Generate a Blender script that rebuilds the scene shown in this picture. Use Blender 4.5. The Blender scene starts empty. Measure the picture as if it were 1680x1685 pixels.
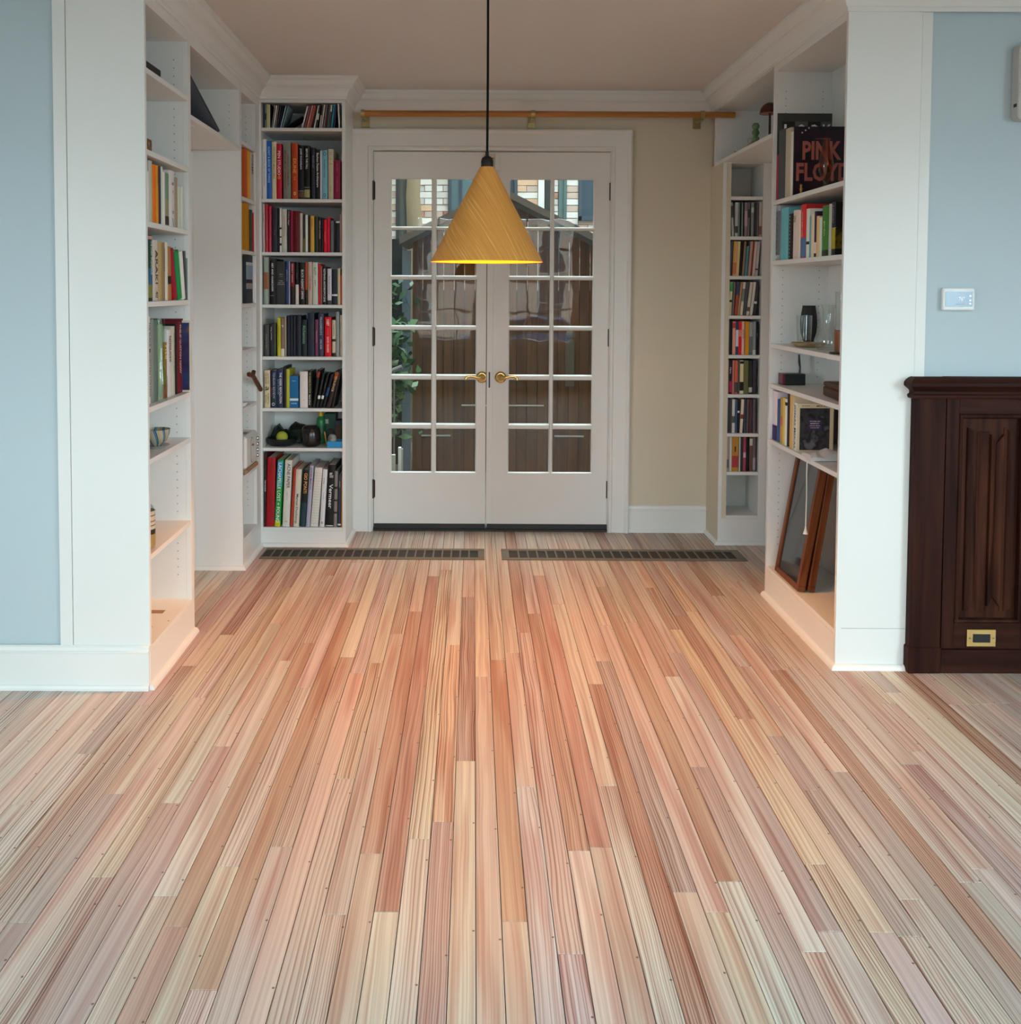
import bpy, bmesh, math, random
from mathutils import Matrix, Vector
import numpy as np
random.seed(11)
SC = bpy.context.scene
COL = SC.collection

# ------------------------------------------------------------------ camera
F_PX, CX, CY, CAM_H = 1553.0, 778.74, 542.35, 1.40
PITCH, YAW, ROLL = [math.radians(a) for a in (2.4526, 0.0183, -0.2786)]
def _rot(p, y, r):
    cp, sp, cy, sy, cr, sr = math.cos(p), math.sin(p), math.cos(y), math.sin(y), math.cos(r), math.sin(r)
    return (np.array([[cy, -sy, 0], [sy, cy, 0], [0, 0, 1]]) @ np.array([[1, 0, 0], [0, cp, sp], [0, -sp, cp]])
            @ np.array([[cr, 0, sr], [0, 1, 0], [-sr, 0, cr]]))
RC = _rot(PITCH, YAW, ROLL); CC = np.array([0, 0, CAM_H])
cam_d = bpy.data.cameras.new('camera'); cam = bpy.data.objects.new('camera', cam_d); COL.objects.link(cam)
cam_d.sensor_fit = 'HORIZONTAL'; cam_d.sensor_width = 36.0; cam_d.lens = F_PX / 1680 * 36
cam_d.shift_x = (840 - CX) / 1680; cam_d.shift_y = (CY - 842.5) / 1680
cam_d.clip_start = 0.05; cam_d.clip_end = 200
M4 = Matrix.Identity(4)
for i in range(3):
    M4[i][0] = RC[i][0]; M4[i][1] = RC[i][2]; M4[i][2] = -RC[i][1]; M4[i][3] = CC[i]
cam.matrix_world = M4
SC.camera = cam
# measuring helpers: where a sight line meets a real plane of the room
def on(ax, v, x, y):
    d = RC @ np.array([(x - CX) / F_PX, 1, -(y - CY) / F_PX])
    return CC + (v - CC[ax]) / d[ax] * d
def proj(p):
    q = RC.T @ (np.asarray(p, float) - CC)
    return CX + F_PX * q[0] / q[1], CY - F_PX * q[2] / q[1]

# ------------------------------------------------------------------ light, world, exposure
SC.view_settings.view_transform = 'Standard'; SC.view_settings.look = 'None'
SC.view_settings.gamma = 1.0; SC.view_settings.use_curve_mapping = False
SC.view_settings.exposure = 0.0
SC.cycles.max_bounces = 7; SC.cycles.diffuse_bounces = 4; SC.cycles.glossy_bounces = 3
SC.cycles.transmission_bounces = 6; SC.cycles.transparent_max_bounces = 24
SC.cycles.caustics_reflective = False; SC.cycles.caustics_refractive = False
SC.cycles.sample_clamp_indirect = 6.0
w = bpy.data.worlds.new('world'); SC.world = w; w.use_nodes = True
bg = w.node_tree.nodes['Background']
bg.inputs[0].default_value = (0.755, 0.945, 1.0, 1); bg.inputs[1].default_value = 18.4
# daylight enters by the street windows, the added side windows and the glass doors: portals guide the sampling
WINS = [(-0.80, 0.02), (0.40, 1.42), (1.85, 2.75)]
def portal(loc, sx, sy, rot):
    l = bpy.data.lights.new('daylight_portal', 'AREA'); l.shape = 'RECTANGLE'; l.size = sx; l.size_y = sy
    l.cycles.is_portal = True
    o = bpy.data.objects.new('daylight_portal', l); COL.objects.link(o); o.location = loc; o.rotation_euler = rot
for a, b in WINS: portal(((a + b) / 2, -2.52, 1.535), b - a, 1.77, (math.radians(90), 0, 0))
portal((3.63, 0.40, 1.5), 1.8, 1.6, (0, math.radians(90), 0))
portal((-3.33, 0.4, 1.5), 1.8, 1.2, (0, math.radians(-90), 0))
portal((.10, 5.56, 1.1), 1.36, 2.16, (math.radians(-90), 0, 0))

# ------------------------------------------------------------------ materials
def lin(c):
    if isinstance(c, str):
        c = c.lstrip('#')
        if len(c) == 3: c = ''.join(k * 2 for k in c)
        c = [int(c[i:i + 2], 16) / 255 for i in (0, 2, 4)]
        return tuple(v / 12.92 if v <= .04045 else ((v + .055) / 1.055) ** 2.4 for v in c)
    return tuple(c)
_mats = {}
def mat(name, col=(.8, .8, .8), rough=.5, metal=0.0, emit=None, es=0, spec=.5, bump=0, bscale=60, var=0, coat=0):
    key = (name, tuple(round(v, 3) for v in lin(col)), rough, metal, es)
    if key in _mats: return _mats[key]
    m = bpy.data.materials.new(name); m.use_nodes = True; nt = m.node_tree; b = nt.nodes['Principled BSDF']
    c = lin(col)
    b.inputs['Base Color'].default_value = (*c, 1); b.inputs['Roughness'].default_value = rough
    b.inputs['Metallic'].default_value = metal; b.inputs['Specular IOR Level'].default_value = spec
    b.inputs['Coat Weight'].default_value = coat
    if emit is not None:
        b.inputs['Emission Color'].default_value = (*lin(emit), 1); b.inputs['Emission Strength'].default_value = es
    if bump or var:
        tc = nt.nodes.new('ShaderNodeTexCoord'); no = nt.nodes.new('ShaderNodeTexNoise')
        no.inputs['Scale'].default_value = bscale; no.inputs['Detail'].default_value = 3
        nt.links.new(tc.outputs['Object'], no.inputs['Vector'])
        if bump:
            bp = nt.nodes.new('ShaderNodeBump'); bp.inputs['Strength'].default_value = bump; bp.inputs['Distance'].default_value = .002
            nt.links.new(no.outputs['Fac'], bp.inputs['Height']); nt.links.new(bp.outputs[0], b.inputs['Normal'])
        if var:
            n2 = nt.nodes.new('ShaderNodeTexNoise'); n2.inputs['Scale'].default_value = bscale / 20
            nt.links.new(tc.outputs['Object'], n2.inputs['Vector'])
            mr = nt.nodes.new('ShaderNodeMapRange'); mr.inputs['To Min'].default_value = 1 - var; mr.inputs['To Max'].default_value = 1 + var
            nt.links.new(n2.outputs['Fac'], mr.inputs['Value'])
            mx = nt.nodes.new('ShaderNodeVectorMath'); mx.operation = 'SCALE'; mx.inputs[0].default_value = c
            nt.links.new(mr.outputs[0], mx.inputs['Scale']); nt.links.new(mx.outputs[0], b.inputs['Base Color'])
    _mats[key] = m
    return m
def wood(name, c1, c2, axis=2, scale=30, stretch=.06, rough=.45, contrast=(.35, .65), bump=.15, spec=.25):
    m = bpy.data.materials.new(name); m.use_nodes = True; nt = m.node_tree; b = nt.nodes['Principled BSDF']
    tc = nt.nodes.new('ShaderNodeTexCoord'); mp = nt.nodes.new('ShaderNodeMapping')
    s = [scale] * 3; s[axis] = scale * stretch; mp.inputs['Scale'].default_value = s
    no = nt.nodes.new('ShaderNodeTexNoise'); no.inputs['Scale'].default_value = 1; no.inputs['Detail'].default_value = 5
    no.inputs['Distortion'].default_value = .6
    cr = nt.nodes.new('ShaderNodeValToRGB')
    cr.color_ramp.elements[0].position = contrast[0]; cr.color_ramp.elements[0].color = (*lin(c1), 1)
    cr.color_ramp.elements[1].position = contrast[1]; cr.color_ramp.elements[1].color = (*lin(c2), 1)
    bp = nt.nodes.new('ShaderNodeBump'); bp.inputs['Strength'].default_value = bump; bp.inputs['Distance'].default_value = .002
    L = nt.links.new
    L(tc.outputs['Object'], mp.inputs[0]); L(mp.outputs[0], no.inputs['Vector']); L(no.outputs['Fac'], cr.inputs[0])
    L(cr.outputs[0], b.inputs['Base Color']); L(no.outputs['Fac'], bp.inputs['Height']); L(bp.outputs[0], b.inputs['Normal'])
    b.inputs['Roughness'].default_value = rough; b.inputs['Specular IOR Level'].default_value = spec
    return m
def pane_mat(name, tint=(1, 1, 1), ior=1.5, rough=0.0, wav=0.0):
    m = bpy.data.materials.new(name); m.use_nodes = True; nt = m.node_tree; nt.nodes.clear()
    o = nt.nodes.new('ShaderNodeOutputMaterial'); mx = nt.nodes.new('ShaderNodeMixShader')
    t = nt.nodes.new('ShaderNodeBsdfTransparent'); g = nt.nodes.new('ShaderNodeBsdfGlossy')
    t.inputs[0].default_value = (*tint, 1); g.inputs['Roughness'].default_value = rough
    L = nt.links.new
    lw = nt.nodes.new('ShaderNodeLayerWeight'); lw.inputs[0].default_value = .5     # Schlick term, the same from both faces of a thin wall
    pw = nt.nodes.new('ShaderNodeMath'); pw.operation = 'POWER'; pw.inputs[1].default_value = 5; L(lw.outputs['Facing'], pw.inputs[0])
    f0 = ((ior - 1) / (ior + 1)) ** 2
    ma = nt.nodes.new('ShaderNodeMath'); ma.operation = 'MULTIPLY_ADD'; ma.inputs[1].default_value = (1 - f0) * .8; ma.inputs[2].default_value = f0; L(pw.outputs[0], ma.inputs[0])
    L(ma.outputs[0], mx.inputs[0]); L(t.outputs[0], mx.inputs[1]); L(g.outputs[0], mx.inputs[2]); L(mx.outputs[0], o.inputs[0])
    if wav:
        tc = nt.nodes.new('ShaderNodeTexCoord'); no = nt.nodes.new('ShaderNodeTexNoise'); no.inputs['Scale'].default_value = 7; no.inputs['Detail'].default_value = 1
        bp = nt.nodes.new('ShaderNodeBump'); bp.inputs['Strength'].default_value = wav; bp.inputs['Distance'].default_value = .004
        L(tc.outputs['Object'], no.inputs['Vector']); L(no.outputs['Fac'], bp.inputs['Height']); L(bp.outputs[0], g.inputs['Normal'])
    return m

WHITE = mat('white_paint', (.80, .80, .78), .38, bump=.03, bscale=40)
SHELFM = mat('shelf_paint', (.79, .79, .77), .42, bump=.03, bscale=40)
DOORM = mat('door_paint', (.78, .77, .74), .35, bump=.04, bscale=30)
BLUE = mat('blue_wall_paint', (.49, .585, .63), .6, bump=.05, bscale=90)
BEIGE = mat('beige_wall_paint', (.66, .59, .46), .6, bump=.05, bscale=90)
CEILM = mat('ceiling_paint', (.74, .71, .68), .7)
PAGES = mat('paper_pages', (.62, .58, .50), .8)
BRASS = mat('polished_brass', (.75, .52, .20), .18, 1.0)
OLDBRASS = mat('aged_brass', (.42, .33, .16), .35, 1.0)
BLACK = mat('black_plastic', (.012, .012, .013), .35)
IRON = mat('dark_bronze_metal', (.15, .135, .098), .5, .3)
DARK = mat('dark_gap', (.012, .009, .007), .9)
GLASS = pane_mat('window_glass', (.93, .96, .95), 1.38, 0.0, .12)
CLEAR = pane_mat('clear_glass', (.95, .965, .96), 1.75)
DKWOOD = wood('dark_mahogany', (.017, .005, .0036), (.043, .0132, .0085), 2, 22, .06, .55, bump=.2, spec=.09)
DKWOODH = wood('dark_mahogany_rail', (.017, .005, .0036), (.043, .0132, .0085), 0, 22, .06, .55, bump=.2, spec=.09)
DKFOLD = wood('mahogany_fold', (.021, .0064, .0042), (.072, .022, .0115), 2, 30, .05, .55, bump=.2, spec=.09)
POLE = wood('curtain_pole_wood', (.36, .14, .032), (.50, .215, .058), 0, 40, .05, .35)
BROWNF = wood('brown_frame_wood', (.12, .034, .012), (.22, .072, .026), 2, 40, .06, .35)

# ------------------------------------------------------------------ mesh helpers
class MB:
    def __init__(s): s.v = []; s.f = []
    def add(s, vs, fs):
        n = len(s.v); s.v += [tuple(v) for v in vs]; s.f += [tuple(i + n for i in f) for f in fs]; return s
    def box(s, x0, x1, y0, y1, z0, z1, bev=0):
        if x1 < x0: x0, x1 = x1, x0
        if y1 < y0: y0, y1 = y1, y0
        if z1 < z0: z0, z1 = z1, z0
        s.add([(x0, y0, z0), (x1, y0, z0), (x1, y1, z0), (x0, y1, z0), (x0, y0, z1), (x1, y0, z1), (x1, y1, z1), (x0, y1, z1)],
              [(3, 2, 1, 0), (4, 5, 6, 7), (0, 1, 5, 4), (1, 2, 6, 5), (2, 3, 7, 6), (3, 0, 4, 7)])
        return s
    def prism(s, poly, z0, z1, mp=lambda x, y, z: (x, y, z)):
        n = len(poly); s.add([mp(x, y, z0) for x, y in poly] + [mp(x, y, z1) for x, y in poly],
              [tuple(range(n))[::-1], tuple(range(n, 2 * n))] + [(i, (i + 1) % n, (i + 1) % n + n, i + n) for i in range(n)])
        return s
    def lathe(s, prof, seg=24, c=(0, 0, 0), cap=True):
        vs, fs = [], []; n = len(prof)
        for i in range(seg):
            a = 2 * math.pi * i / seg
            for r, z in prof: vs.append((c[0] + r * math.cos(a), c[1] + r * math.sin(a), c[2] + z))
        for i in range(seg):
            j = (i + 1) % seg
            for k in range(n - 1): fs.append((i * n + k, j * n + k, j * n + k + 1, i * n + k + 1))
        if cap:
            if prof[0][0] > 1e-5: fs.append(tuple(i * n for i in range(seg))[::-1])
            if prof[-1][0] > 1e-5: fs.append(tuple(i * n + n - 1 for i in range(seg)))
        return s.add(vs, fs)
    def tube(s, pts, r, seg=8, cap=True):
        pts = [Vector(p) for p in pts]; rs = r if isinstance(r, (list, tuple)) else [r] * len(pts)
        vs, fs = [], []; up = None
        for i, p in enumerate(pts):
            t = (pts[min(i + 1, len(pts) - 1)] - pts[max(i - 1, 0)]).normalized()
            if up is None: up = Vector((0, 0, 1)) if abs(t.z) < .9 else Vector((1, 0, 0))
            a = t.cross(up).normalized(); b = a.cross(t).normalized(); up = b
            for k in range(seg):
                q = 2 * math.pi * k / seg; vs.append(p + (a * math.cos(q) + b * math.sin(q)) * rs[i])
        for i in range(len(pts) - 1):
            for k in range(seg):
                l = (k + 1) % seg; fs.append((i * seg + k, i * seg + l, (i + 1) * seg + l, (i + 1) * seg + k))
        if cap: fs += [tuple(range(seg))[::-1], tuple(range((len(pts) - 1) * seg, len(pts) * seg))]
        return s.add(vs, fs)
    def sweep(s, path, prof, mp, closed_ends=True):
        """mitred moulding: 2D path, profile (u to the right of travel, v), mp(x, y, v) gives the 3D point"""
        n = len(path); P = [Vector(p) for p in path]; k = len(prof); vs = []
        nr = []
        for i in range(n - 1):
            d = (P[i + 1] - P[i]).normalized(); nr.append(Vector((d.y, -d.x)))
        for i in range(n):
            if i == 0: m = nr[0]
            elif i == n - 1: m = nr[-1]
            else: m = (nr[i - 1] + nr[i]) / (1 + nr[i - 1].dot(nr[i]))
            for u, v in prof:
                q = P[i] + m * u; vs.append(mp(q.x, q.y, v))
        fs = []
        for i in range(n - 1):
            for j in range(k - 1): fs.append((i * k + j, i * k + j + 1, (i + 1) * k + j + 1, (i + 1) * k + j))
        fs += [tuple(range(k)), tuple(range((n - 1) * k, n * k))[::-1]]
        return s.add(vs, fs)
    def mesh(s, name, m=None, smooth=None, bev=0):
        me = bpy.data.meshes.new(name); me.from_pydata(s.v, [], s.f)
        bm = bmesh.new(); bm.from_mesh(me)
        bmesh.ops.recalc_face_normals(bm, faces=bm.faces)
        if bev: bmesh.ops.bevel(bm, geom=[e for e in bm.edges if e.is_manifold and e.calc_face_angle(0) > .9], offset=bev, segments=1, affect='EDGES')
        if smooth is not None:
            for f in bm.faces: f.smooth = True
            for e in bm.edges:
                if not e.is_manifold or e.calc_face_angle(0) > math.radians(smooth): e.smooth = False
        bm.to_mesh(me); bm.free()
        if m: me.materials.append(m)
        return me
    def build(s, name, m, parent=None, smooth=None, bev=0):
        o = bpy.data.objects.new(name, s.mesh(name, m, smooth, bev)); COL.objects.link(o)
        if parent: o.parent = parent
        return o
def tag(o, label=None, cat=None, group=None, kind=None):
    if label: o['label'] = label
    if cat: o['category'] = cat
    if group: o['group'] = group
    if kind: o['kind'] = kind
    return o
def empty(name, loc=(0, 0, 0), rz=0, label=None, cat=None, group=None, kind=None):
    o = bpy.data.objects.new(name, None); COL.objects.link(o); o.location = loc; o.rotation_euler = (0, 0, rz)
    o.empty_display_size = .05
    return tag(o, label, cat, group, kind)
def struct(name, mb, m, label, cat, **k):
    return tag(mb.build(name, m, **k), label, cat, kind='structure')
_fonts = {}
def text_mesh(txt, m, bold=.012, res=2):
    """flat lettering, unit height, left-aligned at origin in local XY"""
    key = (txt, m.name, bold)
    if key in _fonts: return _fonts[key]
    cu = bpy.data.curves.new('lettering', 'FONT'); cu.body = txt; cu.size = 1.4; cu.resolution_u = res; cu.offset = bold; cu.fill_mode = 'FRONT'
    o = bpy.data.objects.new('lettering', cu); COL.objects.link(o)
    bpy.context.view_layer.update()
    me = bpy.data.meshes.new_from_object(o.evaluated_get(bpy.context.evaluated_depsgraph_get()))
    bpy.data.objects.remove(o); bpy.data.curves.remove(cu)
    me.materials.clear(); me.materials.append(m)
    xs = [v.co.x for v in me.vertices]; ys = [v.co.y for v in me.vertices]
    x0, x1, y0, y1 = min(xs), max(xs), min(ys), max(ys)
    _fonts[key] = (me, x0, x1, y0, y1)
    return _fonts[key]
def lettering(txt, m, parent, origin, xdir, ydir, length, height, name='title', stretch=True, bold=.012):
    """fit txt into length x height, centred on origin, letters running along xdir, tops towards ydir"""
    me, x0, x1, y0, y1 = text_mesh(txt, m, bold)
    sy = height / max(y1 - y0, .01); sx = length / max(x1 - x0, .01)
    if not stretch: sx = sy = min(sx, sy)
    else: sx = min(sx, sy * 1.5)
    xd, yd = Vector(xdir), Vector(ydir); zd = xd.cross(yd)
    Mx = Matrix.Identity(4)
    for i in range(3):
        Mx[i][0] = xd[i] * sx; Mx[i][1] = yd[i] * sy; Mx[i][2] = zd[i]
    c = Vector(origin) - xd * sx * (x0 + x1) / 2 - yd * sy * (y0 + y1) / 2
    for i in range(3): Mx[i][3] = c[i]
    o = bpy.data.objects.new(name, me); COL.objects.link(o); o.parent = parent; o.matrix_local = Mx
    return o

# ------------------------------------------------------------------ room shell
ZC = 2.515                       # ceiling
XL, XR = -1.122, 1.345           # faces of the built-ins left and right
YL, YR, YB = 3.239, 3.442, 5.4125
struct('ceiling', MB().box(-3.2, 3.6, -2.6, 5.6, ZC, ZC + .1), CEILM, 'plain off-white plaster ceiling over the whole room', 'ceiling')
struct('wall_left', MB().box(-3.2, -1.43, YL + .006, YL + .12, 0, ZC), BLUE, 'pale blue wall left of the bookcase alcove', 'wall')
struct('wall_left', MB().box(-1.56, -1.395, YL + .03, 5.55, 0, ZC), WHITE, 'white wall behind the left-hand bookcases', 'wall')
struct('wall_left', MB().box(-3.3, -3.2, -2.6, YL + .12, 0, .6).box(-3.3, -3.2, -2.6, YL + .12, 2.4, ZC).box(-3.3, -3.2, -2.6, -.2, .6, 2.4).box(-3.3, -3.2, 1.0, YL + .12, .6, 2.4), BLUE, 'blue side wall of the front room at left', 'wall')
struct('wall_right', MB().box(1.649, 3.6, YR + .008, YR + .14, 0, ZC), BLUE, 'pale blue wall right of the alcove with thermostat', 'wall')
struct('wall_right', MB().box(1.655, 1.78, YR + .03, 5.55, 0, ZC), WHITE, 'white wall behind the right-hand bookcases', 'wall')
wb = MB().box(-1.56, -.60, YB, YB + .12, 0, ZC).box(-.60, .80, YB, YB + .12, 2.20, ZC).box(.80, 1.78, YB, YB + .12, 0, ZC)
struct('wall_back', wb, BEIGE, 'beige back wall around the french doors', 'wall')
struct('wall_back', MB().box(XR + .004, XR + .05, 5.152, YB, 0, 2.10), BEIGE, 'narrow beige return beside the disc shelves', 'wall')
def holed(x0, x1, ya, yb, y1_): return MB().box(x0, x1, -2.6, y1_, 0, .6).box(x0, x1, -2.6, y1_, 2.4, ZC).box(x0, x1, -2.6, ya, .6, 2.4).box(x0, x1, yb, y1_, .6, 2.4)
struct('wall_right', holed(3.5, 3.6, -.4, 1.2, YR + .1), BLUE, 'blue side wall of the front room at right', 'wall')
for nm, xw, ya, yb, lb in (('window_4', 3.55, -.4, 1.2, 'unseen white sash window added in the right side wall for daylight'), ('window_5', -3.25, -.2, 1.0, 'unseen white sash window added in the left side wall for daylight')):  # unseen side windows, added to brighten the end panels and the front floor
    r = empty(nm, (xw, (ya + yb) / 2, .6), 0, lb, 'window', kind='structure'); h = (yb - ya) / 2
    MB().box(-.05, .05, -h, -h + .06, 0, 1.8).box(-.05, .05, h - .06, h, 0, 1.8).box(-.05, .05, -h + .06, h - .06, 1.74, 1.8).box(-.05, .05, -h + .06, h - .06, 0, .06).build('window_frame', WHITE, r)
    for q in (-h / 3, h / 3): MB().box(-.02, .02, q - .012, q + .012, .06, 1.74).build('muntin', WHITE, r)
# street wall behind the photographer with three sash windows
fw = MB().box(-3.3, 3.6, -2.5, -2.4, 0, .65).box(-3.3, 3.6, -2.5, -2.4, 2.42, ZC)
edges = [-3.3] + [v for ab in WINS for v in ab] + [3.6]
for i in range(0, len(edges), 2): fw.box(edges[i], edges[i + 1], -2.5, -2.4, .65, 2.42)
struct('wall_front', fw, BLUE, 'pale blue street wall behind the viewer', 'wall')
for n, (a, b) in enumerate(WINS):
    r = empty('window_%d' % (n + 1), ((a + b) / 2, -2.45, .65), 0, 'white sash window in the street wall, number %d from the left' % (n + 1), 'window', kind='structure')
    h = (b - a) / 2
    MB().box(-h - .09, -h + .04, -.03, .07, -.06, 1.86).box(h - .04, h + .09, -.03, .07, -.06, 1.86).box(-h + .04, h - .04, -.03, .07, 1.73, 1.86).box(-h + .04, h - .04, -.03, .10, -.06, .04).build('window_frame', WHITE, r)
    MB().box(-h + .04, h - .04, -.02, .03, .84, .90).build('meeting_rail', WHITE, r)
    for q in (-h / 3, h / 3): MB().box(q - .011, q + .011, -.012, .02, .04, 1.73).build('muntin', WHITE, r)
    for z in (.44, 1.32): MB().box(-h + .04, h - .04, -.012, .02, z - .011, z + .011).build('muntin', WHITE, r)
struct('wall_back', MB().box(-7, 8, YB + .005, YB + .115, ZC + .1, 8.5).box(-7, -1.56, YB + .005, YB + .115, -.3, ZC + .1).box(1.78, 8, YB + .005, YB + .115, -.3, ZC + .1), mat('house_brick_rear', (.36, .22, .17), .9), 'unseen rear brick wall of this house above the doors, added to shade the yard', 'wall')  # upper rear wall, out of view, put in to block sky over the yard
# crown moulding: one mitred run round the alcove
crown = [(0, 2.404), (.008, 2.404), (.008, 2.418), (.014, 2.422), (.018, 2.434), (.028, 2.450), (.042, 2.461), (.05, 2.464), (.05, 2.473),
         (.055, 2.475), (.058, 2.482), (.066, 2.494), (.076, 2.500), (.078, 2.506), (.078, ZC - .0005), (0, ZC - .0005)]
path = [(-3.2, YL), (XL, YL), (-1.1476, 5.066), (-.690, 5.066), (-.690, YB - .001), (XR, YB - .001), (XR, YR), (3.5, YR)]
struct('trim_1', MB().sweep(path, crown, lambda x, y, v: (x, y, v)), WHITE, 'white stepped crown moulding under the ceiling', 'moulding', smooth=25)

# white panels and strips closing the bookcase ends towards the front room
struct('trim_2', MB().box(-1.388, XL, YL, YL + .017, 0, ZC), WHITE, 'broad white end panel left of the alcove', 'panel')
struct('trim_3', MB().box(-1.432, -1.390, YL - .004, YL + .03, .12, ZC), WHITE, 'narrow white strip edging the left blue wall', 'strip')
struct('trim_4', MB().box(XR, 1.611, YR, YR + .017, 0, ZC), WHITE, 'broad white end panel right of the alcove', 'panel')
struct('trim_5', MB().box(1.613, 1.650, YR + .003, YR + .03, 0, ZC), WHITE, 'narrow white strip edging the right blue wall', 'strip')
# baseboards
bprof = [(0, 0), (.022, 0), (.022, .008), (.018, .016), (.012, .019), (.012, .128), (.017, .131), (.017, .136), (.012, .139), (.010, .150), (.004, .155), (0, .155)]
struct('baseboard_left', MB().sweep([(-3.2, YL), (XL - .001, YL)], bprof, lambda x, y, v: (x, y, v)), WHITE, 'tall white baseboard under the left blue wall', 'baseboard', smooth=25)
struct('baseboard_back', MB().sweep([(.90, YB), (XR + .003, YB)], bprof, lambda x, y, v: (x, y, v)), WHITE, 'tall white baseboard right of the french doors', 'baseboard', smooth=25)
shoe = [(0, 0), (.018, 0), (.017, .008), (.012, .015), (.005, .019), (0, .020)]
def shoe_run(name, pth, label):
    struct(name, MB().sweep(pth, shoe, lambda x, y, v: (x, y, v)), WHITE, label, 'moulding', smooth=40)
shoe_run('trim_6', [(XL, YL - .012), (-1.1298, 3.79)], 'quarter round at the foot of the front left bookcase')
shoe_run('trim_7', [(-1.395, 4.641), (-1.1417, 4.641), (-1.1477, 5.071), (-.692, 5.071), (-.692, YB)], 'quarter round at the foot of the back left bookcases')
shoe_run('trim_8', [(XR, 4.292), (XR, YR), (1.60, YR)], 'quarter round at the foot of the right bookcase')
shoe_run('trim_9', [(XR + .004, YB), (XR + .004, 5.151), (1.64, 5.151)], 'quarter round at the foot of the disc shelves')
struct('trim_10', MB().box(XR + .02, 1.60, YR - .0015, YR + .002, .152, .154), mat('joint_grey', (.45, .46, .46), .6), 'fine horizontal joint across the right end panel', 'joint')
# inner doorway casings seen edge-on in the two side openings
struct('trim_11', MB().box(-1.396, -1.374, 4.60, 4.639, 0, 2.06).box(-1.396, -1.374, 3.79, 4.60, 1.98, 2.06), WHITE, 'white door casing inside the left opening', 'casing')
struct('trim_12', MB().box(1.612, 1.635, 5.06, 5.15, 0, 2.09).box(1.635, 1.656, 5.02, 5.15, 0, 2.09), WHITE, 'white door casing inside the right opening', 'casing')

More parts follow.
